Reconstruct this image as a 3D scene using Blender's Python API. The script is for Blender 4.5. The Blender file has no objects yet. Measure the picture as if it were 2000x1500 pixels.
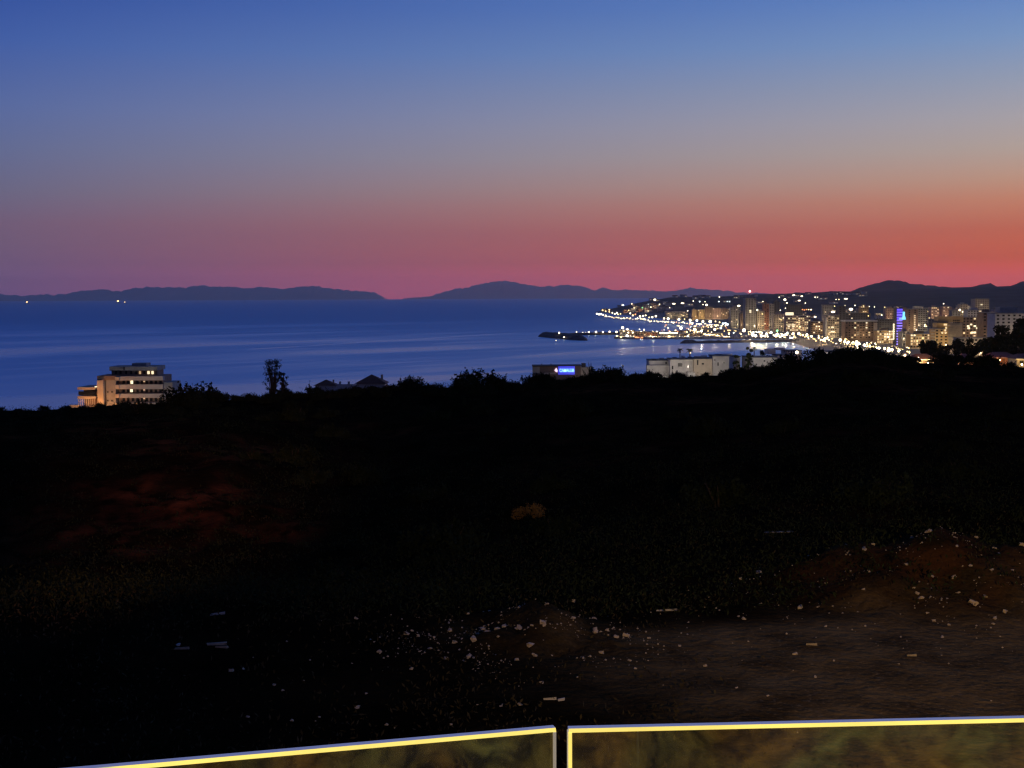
import bpy, math, random
import numpy as np
from mathutils import Vector, noise as mnoise
R = math.radians
rng = random.Random(7)
nrng = np.random.default_rng(11)
S = bpy.context.scene
C = S.collection

# ------------------------------------------------------------------ camera
H = 62.0            # eye height above the sea
F = 2600.0          # focal length in photograph pixels (2000 wide)
EYE_Y = 579.5
pitch = math.atan((750 - EYE_Y) / F)
roll = 0.0046
fw = Vector((0, math.cos(pitch), -math.sin(pitch)))
r0 = Vector((1, 0, 0)); u0 = Vector((0, math.sin(pitch), math.cos(pitch)))
rt = r0 * math.cos(roll) - u0 * math.sin(roll)
up = u0 * math.cos(roll) + r0 * math.sin(roll)
cam_d = bpy.data.cameras.new('camera'); cam = bpy.data.objects.new('camera', cam_d); C.objects.link(cam)
cam_d.sensor_width = 36; cam_d.lens = 36 * F / 2000; cam_d.clip_start = 0.05; cam_d.clip_end = 200000
from mathutils import Matrix
cam.matrix_world = Matrix(((rt.x, up.x, -fw.x, 0), (rt.y, up.y, -fw.y, 0), (rt.z, up.z, -fw.z, H), (0, 0, 0, 1)))
S.camera = cam
def ray(px, py):
    return fw + rt * ((px - 1000) / F) + up * ((750 - py) / F)
def P(px, py, d):
    v = ray(px, py); return Vector((0, 0, H)) + v * (d / v.y)
def onz(px, py, z):
    v = ray(px, py); return Vector((0, 0, H)) + v * ((z - H) / v.z)

# ------------------------------------------------------------------ sky
SUN_AZ = R(42)
W = bpy.data.worlds.new('World'); S.world = W; W.use_nodes = True
nt = W.node_tree; nt.nodes.clear()
def lin(c):
    return tuple(((x/255)/12.92 if x/255 <= .04045 else ((x/255+.055)/1.055)**2.4) for x in c)
def node(t, **k):
    n = nt.nodes.new(t)
    for a, b in k.items(): setattr(n, a, b)
    return n
def mth(op, a, b=None, c=None):
    n = node('ShaderNodeMath', operation=op)
    for i, v in enumerate((a, b, c)):
        if v is None: continue
        if isinstance(v, (int, float)): n.inputs[i].default_value = v
        else: nt.links.new(v, n.inputs[i])
    return n.outputs[0]
tc = node('ShaderNodeTexCoord')
nv = node('ShaderNodeVectorMath', operation='NORMALIZE'); nt.links.new(tc.outputs['Generated'], nv.inputs[0])
sp = node('ShaderNodeSeparateXYZ'); nt.links.new(nv.outputs[0], sp.inputs[0])
el = mth('SQRT', mth('MAXIMUM', mth('DIVIDE', mth('ARCSINE', sp.outputs[2]), math.pi/2), 0.0))
hl = mth('SQRT', mth('ADD', mth('ADD', mth('MULTIPLY', sp.outputs[0], sp.outputs[0]), mth('MULTIPLY', sp.outputs[1], sp.outputs[1])), 1e-6))
ca = mth('DIVIDE', mth('ADD', mth('MULTIPLY', sp.outputs[0], math.sin(SUN_AZ)), mth('MULTIPLY', sp.outputs[1], math.cos(SUN_AZ))), hl)
ang = mth('ARCCOSINE', mth('MINIMUM', mth('MAXIMUM', ca, -1.0), 1.0))
ZEN = (9, 16, 44)
HAZE, HTOP, HFAR = 2.6e-5, 720.0, 48000.0
def mk(stops, haze=True, sc=(.095,.065,.125)):
    # the colours are what reaches the eye; the air in front of the sky is taken off again
    n = node('ShaderNodeValToRGB'); cr = n.color_ramp
    while len(cr.elements) > 1: cr.elements.remove(cr.elements[-1])
    for i, (e, c) in enumerate(stops):
        c = lin(c)
        if haze:
            T = math.exp(-HAZE*min(HFAR, (HTOP-H)/max(math.sin(R(e)), 1e-4))); c = tuple(max((a-b*(1-T))/T, .002) for a, b in zip(c, sc))
        p = math.sqrt(e/90)
        if i == 0: q = cr.elements[0]; q.position = p
        else: q = cr.elements.new(p)
        q.color = (*[a/4 for a in c], 1)
    nt.links.new(el, n.inputs[0]); return n.outputs[0]
skyA = mk([(0,(110,83,118)),(.4,(112,85,118)),(.9,(113,87,118)),(1.4,(114,89,118)),(2.2,(116,93,119)),(3.05,(118,96,121)),(4.3,(111,106,134)),(6.05,(102,110,151)),(7.7,(92,109,164)),(10.2,(70,97,169)),(12.7,(53,80,160)),(20,(60,99,192)),(30,(50,87,178)),(45,(26,48,112)),(70,(12,22,56)),(90,ZEN)])
skyC = mk([(0,(190,82,68)),(.4,(191,83,68)),(.8,(192,84,68)),(1.45,(191,89,70)),(2.67,(192,103,84)),(3.85,(197,131,108)),(4.67,(193,150,131)),(5.85,(183,164,156)),(7.05,(173,166,172)),(8.6,(152,161,184)),(10.2,(126,154,198)),(12.0,(103,138,200)),(20,(84,130,210)),(30,(60,104,188)),(45,(34,64,136)),(70,(14,26,62)),(90,ZEN)])
skyD = mk([(0,(28,28,50)),(5,(30,33,60)),(15,(25,35,72)),(40,(14,24,58)),(90,ZEN)], False)
def mr(v, a, b):
    n = node('ShaderNodeMapRange'); n.clamp = True; nt.links.new(v, n.inputs[0])
    n.inputs[1].default_value = a; n.inputs[2].default_value = b; return n.outputs[0]
def mixc(f, a, b):
    n = node('ShaderNodeMix', data_type='RGBA'); nt.links.new(f, n.inputs[0]); nt.links.new(a, n.inputs[6]); nt.links.new(b, n.inputs[7]); return n.outputs[2]
sky = mixc(mr(ang, R(64), R(150)), mixc(mr(ang, R(64), R(21)), skyA, skyC), skyD)
bg = node('ShaderNodeBackground'); bg.inputs[1].default_value = 3.58
nt.links.new(sky, bg.inputs[0])
wo = node('ShaderNodeOutputWorld'); nt.links.new(bg.outputs[0], wo.inputs[0])

S.view_settings.view_transform = 'Standard'; S.view_settings.look = 'None'
S.view_settings.exposure = 0; S.view_settings.gamma = 1
S.render.engine = 'CYCLES'
cy = S.cycles
cy.use_denoising = True; cy.max_bounces = 5; cy.diffuse_bounces = 2; cy.glossy_bounces = 2
cy.volume_bounces = 1; cy.transparent_max_bounces = 10; cy.sample_clamp_indirect = 3; cy.filter_width = 1.4

# ------------------------------------------------------------------ helpers
class MB:
    def __init__(s): s.v = []; s.f = []; s.m = []
    def add(s, vs, fs, mi=0):
        b = len(s.v); s.v += [tuple(v) for v in vs]; s.f += [tuple(i+b for i in f) for f in fs]; s.m += [mi]*len(fs); return s
    def box(s, x0, x1, y0, y1, z0, z1, mi=0):
        return s.add([(x0,y0,z0),(x1,y0,z0),(x1,y1,z0),(x0,y1,z0),(x0,y0,z1),(x1,y0,z1),(x1,y1,z1),(x0,y1,z1)],
                     [(0,3,2,1),(4,5,6,7),(0,1,5,4),(1,2,6,5),(2,3,7,6),(3,0,4,7)], mi)
    def tube(s, pts, rad, n=6, mi=0):
        pts = [Vector(p) for p in pts]; vs = []
        for i, p in enumerate(pts):
            t = (pts[min(i+1, len(pts)-1)] - pts[max(i-1, 0)]).normalized()
            a = t.orthogonal().normalized(); b = t.cross(a)
            r = rad[i] if hasattr(rad, '__len__') else rad
            vs += [p + (a*math.cos(2*math.pi*k/n) + b*math.sin(2*math.pi*k/n))*r for k in range(n)]
        fs = [(i*n+k, i*n+(k+1) % n, (i+1)*n+(k+1) % n, (i+1)*n+k) for i in range(len(pts)-1) for k in range(n)]
        fs += [tuple(range(n))[::-1], tuple(range((len(pts)-1)*n, len(pts)*n))]
        return s.add(vs, fs, mi)
    def octa(s, c, r, mi=0, sx=1, sz=1):
        c = Vector(c)
        v = [c+Vector(q) for q in ((r*sx,0,0),(-r*sx,0,0),(0,r,0),(0,-r,0),(0,0,r*sz),(0,0,-r*sz))]
        return s.add(v, [(0,2,4),(2,1,4),(1,3,4),(3,0,4),(2,0,5),(1,2,5),(3,1,5),(0,3,5)], mi)
    def ball(s, c, r, mi=0, sx=1.0, nu=8, nv=5):
        c = Vector(c); vs = [c+Vector((0,0,r))]; fs = []
        for j in range(1, nv):
            t = math.pi*j/nv
            vs += [c+Vector((r*sx*math.sin(t)*math.cos(2*math.pi*k/nu), r*math.sin(t)*math.sin(2*math.pi*k/nu), r*math.cos(t))) for k in range(nu)]
        vs.append(c-Vector((0,0,r))); L = len(vs)-1
        for k in range(nu):
            fs.append((0, 1+k, 1+(k+1) % nu))
            for j in range(nv-2): fs.append((1+j*nu+k, 1+(j+1)*nu+k, 1+(j+1)*nu+(k+1) % nu, 1+j*nu+(k+1) % nu))
            fs.append((L, 1+(nv-2)*nu+(k+1) % nu, 1+(nv-2)*nu+k))
        return s.add(vs, fs, mi)
    def mesh(s, name, mats):
        me = bpy.data.meshes.new(name); me.from_pydata(s.v, [], s.f)
        if not isinstance(mats, (list, tuple)): mats = [mats]
        for m in mats: me.materials.append(m)
        if len(mats) > 1: me.polygons.foreach_set('material_index', s.m)
        me.update(); return me
    def build(s, name, mats, parent=None, **k): return link(name, s.mesh(name, mats), parent, **k)
def link(name, me, parent=None, loc=None, label=None, cat=None, group=None, kind=None, rz=None, sc=None):
    o = bpy.data.objects.new(name, me); C.objects.link(o)
    if parent is not None: o.parent = parent
    if loc is not None: o.location = loc
    if rz is not None: o.rotation_euler = (0, 0, rz)
    if sc is not None: o.scale = sc if hasattr(sc, '__len__') else (sc, sc, sc)
    for a, b in (('label', label), ('category', cat), ('group', group), ('kind', kind)):
        if b: o[a] = b
    return o
def empty(name, loc, label, cat, group=None, rz=0, sc=None):
    return link(name, None, None, loc, label, cat, group, None, rz, sc)
def npmesh(name, v, f, mats, smooth=False):
    me = bpy.data.meshes.new(name); n = f.shape[1]
    me.vertices.add(len(v)); me.vertices.foreach_set('co', np.asarray(v, np.float32).ravel())
    me.loops.add(f.size); me.loops.foreach_set('vertex_index', f.astype(np.int32).ravel())
    me.polygons.add(len(f)); me.polygons.foreach_set('loop_start', np.arange(0, f.size, n, dtype=np.int32))
    me.polygons.foreach_set('loop_total', np.full(len(f), n, np.int32))
    if smooth: me.polygons.foreach_set('use_smooth', np.ones(len(f), bool))
    for m in (mats if isinstance(mats, (list, tuple)) else [mats]): me.materials.append(m)
    me.update(calc_edges=True); return me
def mat(name, col, rough=.8, var=.25, scale=2.0, bump=0.0, emit=None, strength=0, spec=.3, metal=0):
    m = bpy.data.materials.new(name); m.use_nodes = True; t = m.node_tree; b = t.nodes['Principled BSDF']
    b.inputs['Roughness'].default_value = rough; b.inputs['Specular IOR Level'].default_value = spec; b.inputs['Metallic'].default_value = metal
    b.inputs['Base Color'].default_value = (*col, 1)
    if var:
        c = t.nodes.new('ShaderNodeTexCoord'); n = t.nodes.new('ShaderNodeTexNoise'); n.inputs['Scale'].default_value = scale; n.inputs['Detail'].default_value = 6
        t.links.new(c.outputs['Object'], n.inputs['Vector'])
        x = t.nodes.new('ShaderNodeMix'); x.data_type = 'RGBA'
        x.inputs[6].default_value = (*[q*(1-var) for q in col], 1); x.inputs[7].default_value = (*[min(1, q*(1+var)) for q in col], 1)
        mp = t.nodes.new('ShaderNodeMapRange'); mp.inputs[1].default_value = .3; mp.inputs[2].default_value = .7
        t.links.new(n.outputs['Fac'], mp.inputs[0]); t.links.new(mp.outputs[0], x.inputs[0]); t.links.new(x.outputs[2], b.inputs['Base Color'])
        if bump:
            bp = t.nodes.new('ShaderNodeBump'); bp.inputs['Strength'].default_value = bump; t.links.new(n.outputs['Fac'], bp.inputs['Height']); t.links.new(bp.outputs[0], b.inputs['Normal'])
    if emit:
        b.inputs['Emission Color'].default_value = (*emit, 1); b.inputs['Emission Strength'].default_value = strength
    return m
def lampmat(name, col, st): return mat(name, (.8,.8,.8), .5, 0, emit=col, strength=st)

M = dict(
 white=mat('white render', (.62,.60,.56), .85, .12, .4), cream=mat('cream render', (.55,.47,.36), .85, .15, .3),
 pink=mat('pink render', (.50,.33,.27), .85, .15, .3), brown=mat('brown render', (.26,.18,.13), .85, .2, .3),
 grey=mat('grey render', (.32,.31,.29), .85, .2, .3), dark=mat('dark cladding', (.07,.07,.08), .7, .2, .3),
 ochre=mat('ochre render', (.52,.36,.17), .85, .15, .3), terracotta=mat('terracotta render', (.45,.2,.12), .85, .15, .3),
 roof=mat('roof tile', (.22,.10,.06), .8, .3, 3), glass=mat('window glass', (.02,.022,.025), .15, .2, 5, spec=.5),
 steel=mat('steel', (.25,.25,.25), .4, .1, 20, metal=.8), pole=mat('lamp pole', (.12,.12,.12), .6, .1, 5),
 concrete=mat('concrete', (.33,.31,.28), .9, .2, 1.5, .1), rock=mat('breakwater rock', (.13,.12,.11), .95, .5, .15, .5),
 stone=mat('pale stone', (.50,.42,.30), .85, .25, 8, .2), wood=mat('weathered plank', (.34,.29,.21), .8, .25, 12),
 plastic=mat('white plastic scrap', (.5,.48,.44), .5, .1, 6), bark=mat('bark', (.06,.045,.03), .95, .4, 6, .4),
 leaf=mat('dark foliage', (.022,.03,.014), .8, .5, 1.5, spec=0), dryleaf=mat('dry scrub', (.05,.042,.022), .85, .5, 1.0, spec=0),
 palm=mat('palm frond', (.05,.075,.025), .7, .3, 2), hull=mat('boat hull', (.4,.4,.42), .5, .1, 1),
 litwarm=lampmat('lit window warm', (1,.66,.28), 1.0), litwhite=lampmat('lit window white', (1,.82,.5), 1.4), litdim=lampmat('lit window dim', (1,.6,.25), .45),
 lw=lampmat('lamp white', (1,.80,.50), 6), ly=lampmat('lamp yellow', (1,.66,.25), 4.5), lo=lampmat('lamp orange', (1,.30,.07), 2.6),
 lc=lampmat('lamp cool', (.85,.95,1), 5), lg=lampmat('lamp green', (.2,1,.35), 3), lr=lampmat('lamp pink', (1,.45,.4), 4),
 blue=lampmat('blue neon', (.06,.02,1), 1.3), cyan=lampmat('cyan sign', (.08,.6,1), 1.6), signw=lampmat('sign letters', (.30,.75,1), 1.5), signp=lampmat('sign emblem', (1,.72,.95), 1.3), signb=lampmat('sign panel', (.0,.004,.85), .8),
)

# ------------------------------------------------------------------ land shape
COAST = [(-6000,-200),(-2000,230),(-700,420),(-350,520),(-100,600),(150,800),(300,1100),(345,1500),(372,1790),(395,2000),(410,2300),(440,2700),(455,2950),(420,3500),(390,4000),(355,4700),(335,5350),(375,5600),(450,5950),(900,6800),(2500,8000),(6000,9000)]
POLY = COAST + [(6000,-900),(-6000,-900)]
def sdist(x, y):
    x = np.asarray(x, float); y = np.asarray(y, float); d = np.full(x.shape, 1e9)
    for (ax, ay), (bx, by) in zip(COAST[:-1], COAST[1:]):
        ex, ey = bx-ax, by-ay; t = np.clip(((x-ax)*ex+(y-ay)*ey)/(ex*ex+ey*ey), 0, 1)
        d = np.minimum(d, np.hypot(x-ax-t*ex, y-ay-t*ey))
    ins = np.zeros(x.shape, bool); n = len(POLY)
    for i in range(n):
        ax, ay = POLY[i]; bx, by = POLY[(i+1) % n]
        if ay == by: continue
        ins ^= ((ay > y) != (by > y)) & (x < (bx-ax)*(y-ay)/(by-ay)+ax)
    return np.where(ins, d, -d)
def sst(a, b, v):
    t = np.clip((np.asarray(v, float)-a)/(b-a), 0, 1); return t*t*(3-2*t)
def far_z(x, y):
    s = sdist(x, y); sp_ = np.maximum(s, 0)
    near = np.minimum(sp_*.1, 55)
    town = 2.2*sst(0, 25, sp_) + sp_*.011
    hill = np.minimum(sp_*.19, 56)
    z = near*(1-sst(650, 1250, y)) + town*sst(650, 1250, y)*(1-sst(3800, 5200, y)) + hill*sst(3800, 5200, y)
    z = np.where((y > 3000), z + np.clip((np.asarray(x, float)-900)*.03, 0, 45)*sst(3000, 4500, y), z)
    return np.where(s < 0, np.maximum(s*.05, -3), z)
RIDGE = [(-400,803),(0,803),(150,797),(330,788),(480,782),(600,770),(800,757),(1000,752),(1100,746),(1200,735),(1300,738),(1450,734),(1520,722),(1600,704),(1700,702),(1760,709),(1900,714),(2000,718),(2400,728)]
def near_rel(x, y):
    x = np.asarray(x, float); y = np.asarray(y, float)
    px = 1000 + F*x/np.maximum(y, 20)
    ry = np.interp(px, [a for a, b in RIDGE], [b for a, b in RIDGE]); ey = EYE_Y - roll*(px-1000)
    zr = -(ry-ey)/F*105
    s = np.clip((px-600)/1000, 0, 1); zm = -8.9*(1-s) - 6.3*s
    z = np.where(y < 26, -6.4, -6.4 + (zm+6.4)*sst(26, 42, y))
    z = z + (zr-zm)*sst(40, 105, y) - .13*np.maximum(y-105, 0)
    z = z + 1.15*np.exp(-((x-9.2)/2.7)**2 - ((y-28.6)/1.9)**2) + .42*np.exp(-((x-.3)/1.25)**2 - ((y-24.9)/.95)**2) + .9*np.exp(-((x-14)/2.5)**2-((y-27.5)/1.6)**2)
    z = z + 1.9*sst(45, 58, y)*(1-sst(66, 100, y))*np.clip((760-px)/350, 0, 1)
    return z
def nfbm(x, y, sc, seed=0):
    return np.array([mnoise.fractal((a/sc, b/sc, seed), 1.0, 2.0, 4) for a, b in zip(np.ravel(x), np.ravel(y))]).reshape(np.shape(x))
def near_z(x, y, rough=True):
    z = H + near_rel(x, y)
    if rough:
        k = .25 + .75*sst(28, 40, y)
        mo = np.exp(-((x-10)/4.5)**4-((y-28.5)/2.8)**4) + np.exp(-((x-.3)/1.8)**4-((y-24.9)/1.4)**4)
        z = z + nfbm(x, y, 1.8, 12)*.26*sst(36, 46, y)*(1-sst(70, 85, y))*(1-sst(-7, 3, x))
        z = z + nfbm(x, y, 7.0)*.32*k + nfbm(x, y, 1.1, 5)*.06*k + mo*(nfbm(x, y, 1.1, 9)*.34 + nfbm(x, y, .4, 4)*.10)
    fz = far_z(x, y); b = sst(112, 185, y)
    return z*(1-b) + np.minimum(fz, z)*b
def land(x, y):
    x = np.array([x], float); y = np.array([y], float)
    return float((near_z(x, y, False) if y[0] < 186 else far_z(x, y))[0])

# near ground sheet
ys = 3.0*np.power(190/3.0, np.linspace(0, 1, 330)); cs = np.linspace(-1, 1, 300)
GX = cs[None, :]*(.62*ys[:, None]+9); GY = np.repeat(ys[:, None], 300, 1)
GZ = near_z(GX, GY)
def gridf(nr, nc):
    i = np.arange(nr*nc).reshape(nr, nc); return np.stack([i[:-1,:-1], i[:-1,1:], i[1:,1:], i[1:,:-1]], -1).reshape(-1, 4)
def ground_mat():
    m = bpy.data.materials.new('ground earth'); m.use_nodes = True; t = m.node_tree; b = t.nodes['Principled BSDF']; N = t.nodes.new; L = t.links.new
    b.inputs['Roughness'].default_value = 1; b.inputs['Specular IOR Level'].default_value = 0
    at = N('ShaderNodeAttribute'); at.attribute_name = 'cover'; se = N('ShaderNodeSeparateColor'); L(at.outputs['Color'], se.inputs[0])
    c = N('ShaderNodeTexCoord')
    def nz(s, d=8):
        n = N('ShaderNodeTexNoise'); n.inputs['Scale'].default_value = s; n.inputs['Detail'].default_value = d; L(c.outputs['Object'], n.inputs['Vector']); return n.outputs['Fac']
    def mx(f, a, bb):
        x = N('ShaderNodeMix'); x.data_type = 'RGBA'
        for i, v in ((0, f), (6, a), (7, bb)):
            if isinstance(v, tuple): x.inputs[i].default_value = (*v, 1)
            else: L(v, x.inputs[i])
        return x.outputs[2]
    def rng_(v, a, bb):
        n = N('ShaderNodeMapRange'); L(v, n.inputs[0]); n.inputs[1].default_value = a; n.inputs[2].default_value = bb; return n.outputs[0]
    dirt = mx(rng_(nz(.9), .35, .65), (.08,.055,.024), (.20,.138,.056))
    dirt = mx(rng_(nz(14), .55, .75), dirt, (.25,.18,.085))
    red = mx(rng_(nz(.35), .35, .65), (.07,.022,.010), (.20,.065,.022))
    veg = mx(rng_(nz(.6), .3, .7), (.005,.004,.002), (.018,.012,.005))
    mo_ = N('ShaderNodeMath'); mo_.operation = 'MULTIPLY'; mo_.use_clamp = True; L(rng_(nz(1.1, 10), .38, .56), mo_.inputs[0]); L(se.outputs[1], mo_.inputs[1])
    L(mx(se.outputs[0], mx(mo_.outputs[0], veg, red), dirt), b.inputs['Base Color'])
    bp = N('ShaderNodeBump'); bp.inputs['Strength'].default_value = .8; bp.inputs['Distance'].default_value = .10; L(nz(5), bp.inputs['Height']); L(bp.outputs[0], b.inputs['Normal'])
    return m
me = npmesh('ground', np.stack([GX, GY, GZ], -1).reshape(-1, 3), gridf(330, 300), ground_mat(), True)
def cover(x, y):
    n1 = nfbm(x, y, 9.0, 3); n2 = nfbm(x, y, 3.0, 8)
    trackend = 25.2 + .12*x
    dirt = (1-sst(trackend-1.2, trackend+1.2, y+n2*1.2))*sst(-.5, 5.5, x+n2*1.8+(y-20)*.25)
    dirt = np.maximum(dirt, .42*np.exp(-((x-9.5)/3.4)**4 - ((y-28.3)/2.6)**4)*(.55+.6*n2))
    dirt = np.maximum(dirt, .5*np.exp(-((x-.3)/1.6)**4 - ((y-24.8)/1.2)**4)*(.6+.6*n2))
    px = 1000+F*x/np.maximum(y, 20)
    red = np.clip(.15+n1*1.4, 0, 1)*sst(30, 44, y)*(1-sst(78, 98, y))*(.25+.75*np.clip((900-px)/500, 0, 1))*np.clip(.55+1.3*nfbm(x, y, 2.2, 21), .08, 1.2)
    red = np.maximum(red, np.clip(n1*1.6+.1, 0, .8)*sst(70, 80, y)*(1-sst(100, 108, y))*np.clip((px-1000)/150, 0, 1)*.7)
    red = np.maximum(red, .35*np.exp(-((x-9.5)/4.4)**2-((y-29)/3.2)**2))
    return np.clip(dirt, 0, 1), np.clip(red, 0, 1)
CD, CR = cover(GX, GY)
ca_ = me.color_attributes.new('cover', 'FLOAT_COLOR', 'POINT')
ca_.data.foreach_set('color', np.stack([CD, CR, CD*0, CD*0+1], -1).astype(np.float32).ravel())
link('ground', me, kind='structure')

# far land
def axis(*segs):
    return np.concatenate([np.arange(a, b, s) for a, b, s in segs])
fx = axis((-2400,-600,100),(-600,100,25),(100,900,14),(900,2200,40),(2200,5200,150)); fy = axis((165,700,20),(700,1500,18),(1500,2400,14),(2400,6200,28),(6200,8600,80))
LX, LY = np.meshgrid(fx, fy); LZ = far_z(LX, LY)
LZ = np.where(LY < 240, np.minimum(LZ, near_z(LX, np.minimum(LY, 186), False)) - .8, LZ)
LZ = LZ + np.where((LY > 3600) & (LZ > 6), nfbm(LX, LY, 160, 2)*5*np.clip((LZ-6)/20, 0, 1), 0)
def land_mat():
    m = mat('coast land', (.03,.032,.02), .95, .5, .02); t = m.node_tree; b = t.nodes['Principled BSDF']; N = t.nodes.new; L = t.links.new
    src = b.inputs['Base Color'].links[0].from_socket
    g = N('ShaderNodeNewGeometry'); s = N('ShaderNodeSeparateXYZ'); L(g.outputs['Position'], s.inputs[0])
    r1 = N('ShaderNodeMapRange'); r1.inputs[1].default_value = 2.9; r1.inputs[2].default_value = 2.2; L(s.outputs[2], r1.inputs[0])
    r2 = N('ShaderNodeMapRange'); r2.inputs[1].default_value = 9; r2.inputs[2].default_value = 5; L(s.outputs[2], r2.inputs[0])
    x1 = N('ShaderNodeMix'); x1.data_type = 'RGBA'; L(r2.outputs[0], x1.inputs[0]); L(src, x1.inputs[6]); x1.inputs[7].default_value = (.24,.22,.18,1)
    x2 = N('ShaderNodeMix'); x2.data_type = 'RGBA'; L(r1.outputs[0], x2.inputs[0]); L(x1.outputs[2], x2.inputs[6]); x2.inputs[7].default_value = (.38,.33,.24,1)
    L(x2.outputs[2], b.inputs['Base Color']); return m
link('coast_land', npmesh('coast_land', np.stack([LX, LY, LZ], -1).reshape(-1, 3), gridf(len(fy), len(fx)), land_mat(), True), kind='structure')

# sea
def sea_mat():
    m = bpy.data.materials.new('sea water'); m.use_nodes = True; t = m.node_tree; b = t.nodes['Principled BSDF']; N = t.nodes.new; L = t.links.new
    b.inputs['Base Color'].default_value = (.44,.64,.84,1); b.inputs['Metallic'].default_value = .32; b.inputs['IOR'].default_value = 1.9; b.inputs['Specular Tint'].default_value = (.50,.86,1,1)
    g = N('ShaderNodeNewGeometry'); sx = N('ShaderNodeSeparateXYZ'); L(g.outputs['Position'], sx.inputs[0])
    def mp(scale, rot=0.0):
        n = N('ShaderNodeMapping'); n.inputs['Scale'].default_value = scale; k = N('ShaderNodeMapping'); k.inputs['Rotation'].default_value = (0,0,-rot); L(g.outputs['Position'], k.inputs[0]); L(k.outputs[0], n.inputs[0]); return n.outputs[0]
    def nz(v, s, d, dist=0):
        n = N('ShaderNodeTexNoise'); n.inputs['Scale'].default_value = s; n.inputs['Detail'].default_value = d; n.inputs['Distortion'].default_value = dist; L(v, n.inputs['Vector']); return n.outputs['Fac']
    def ma(op, a, bb=None, c=None):
        n = N('ShaderNodeMath'); n.operation = op
        for i, v in enumerate((a, bb, c)):
            if v is None: continue
            if isinstance(v, (int, float)): n.inputs[i].default_value = v
            else: L(v, n.inputs[i])
        return n.outputs[0]
    def rg(v, a, bb, c=0, d=1, sm=True):
        n = N('ShaderNodeMapRange'); n.interpolation_type = 'SMOOTHSTEP' if sm else 'LINEAR'; L(v, n.inputs[0])
        for i, q in ((1, a), (2, bb), (3, c), (4, d)): n.inputs[i].default_value = q
        return n.outputs[0]
    # slicks: large streaks lying along the current (mostly across the view)
    s1 = rg(nz(mp((.0008,.0040,1), .90), 1.0, 6, .5), .42, .60)
    s2 = rg(nz(mp((.0030,.0170,1), .80), 1.0, 5, .4), .46, .66)
    slick = ma('MULTIPLY', ma('MAXIMUM', s1, ma('MULTIPLY', s2, .6)), rg(sx.outputs[1], 2100, 4300, 1, .05))
    wind = rg(sx.outputs[1], 1200, 4200)
    # a boat wake: a long line of smoothed water
    a, c_ = onz(430, 686, 0), onz(1010, 650, 0)
    dx, dy = c_.x-a.x, c_.y-a.y; ln = math.hypot(dx, dy)
    dd = ma('ABSOLUTE', ma('ADD', ma('ADD', ma('MULTIPLY', sx.outputs[0], dy/ln), ma('MULTIPLY', sx.outputs[1], -dx/ln)), -(a.x*dy-a.y*dx)/ln))
    al = ma('ADD', ma('ADD', ma('MULTIPLY', sx.outputs[0], dx/ln), ma('MULTIPLY', sx.outputs[1], dy/ln)), -(a.x*dx+a.y*dy)/ln)
    wake = ma('MULTIPLY', rg(dd, 15, 3), ma('MULTIPLY', rg(al, -30, 30), rg(al, ln+60, ln-60)))
    wake = ma('MULTIPLY', wake, rg(nz(mp((.01,.01,1)), 1, 3), .4, .6, .3, .9))
    sm = ma('MINIMUM', ma('ADD', ma('ADD', slick, wake), ma('ADD', rg(sx.outputs[1], 1500, 650, 0, .45), rg(sx.outputs[0], 0, 450, 0, .25))), 1.0)
    rough = ma('ADD', ma('SUBTRACT', .43, ma('MULTIPLY', sm, .19)), ma('MULTIPLY', wind, .24))
    L(rough, b.inputs['Roughness'])
    bp = N('ShaderNodeBump'); bp.inputs['Distance'].default_value = .5
    L(nz(mp((.05,.16,1), .2), 1.0, 6), bp.inputs['Height']); L(rg(sm, 0, 1, .30, .12), bp.inputs['Strength']); L(bp.outputs[0], b.inputs['Normal'])
    return m
link('sea', MB().add([(-42000,-1500,0),(42000,-1500,0),(42000,40000,0),(-42000,40000,0)], [(0,1,2,3)]).mesh('sea', sea_mat()), kind='structure')

# distant mountains: ridges with real depth
def mountain(name, sil, d, depth, m, seed, base_z=-5):
    a = np.array(sil, float); n = 420
    px = np.linspace(a[0,0], a[-1,0], n); py = np.interp(px, a[:,0], a[:,1])
    pts = [P(x, y, d) for x, y in zip(px, py)]
    X = np.array([p.x for p in pts]); Z = np.array([p.z for p in pts]) 
    Z = Z + np.array([mnoise.fractal((x/(d*.012), seed, 0), 1, 2, 5) for x in X])*d*.0009*np.clip((Z-base_z)/(d*.004), 0, 1)
    Z = Z + np.array([mnoise.fractal((x/(d*.0055), seed+9, 0), .7, 2, 5) for x in X])*d*(.0009 if d > 20000 else .0005)*np.clip((Z-base_z)/(d*.004), 0, 1)
    rows = []
    for t in np.linspace(-1, 1, 15):
        k = (1-abs(t))**1.15
        nz_ = np.array([mnoise.fractal((x/(d*.02), seed+t*3, 2), 1, 2, 4) for x in X])
        z = base_z + np.maximum(Z-base_z, 0)*np.clip(k*(1+.35*nz_*(1-k)), 0, 1.0)
        rows.append(np.stack([X*(1+t*depth/d*.5), np.full(n, d+t*depth)+nz_*depth*.15*(1-k), z], -1))
    link(name, npmesh(name, np.array(rows).reshape(-1, 3), gridf(15, n), m, True), kind='structure')
rockm = mat('far mountain slope', (.26,.24,.22), .95, .3, .0006)
darkhill = mat('near mountain slope', (.035,.036,.03), .95, .4, .004)
mountain('mountain', [(-120,578),(-40,576),(0,574),(40,578),(90,575),(130,575),(150,569),(200,565),(235,569),(260,563),(300,560),(340,562),(400,558),(450,561),(500,562),(520,560),(550,565),(585,560),(612,558),(640,563),(690,568),(720,570),(735,572),(752,583)], 41500, 2500, rockm, 1)
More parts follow.
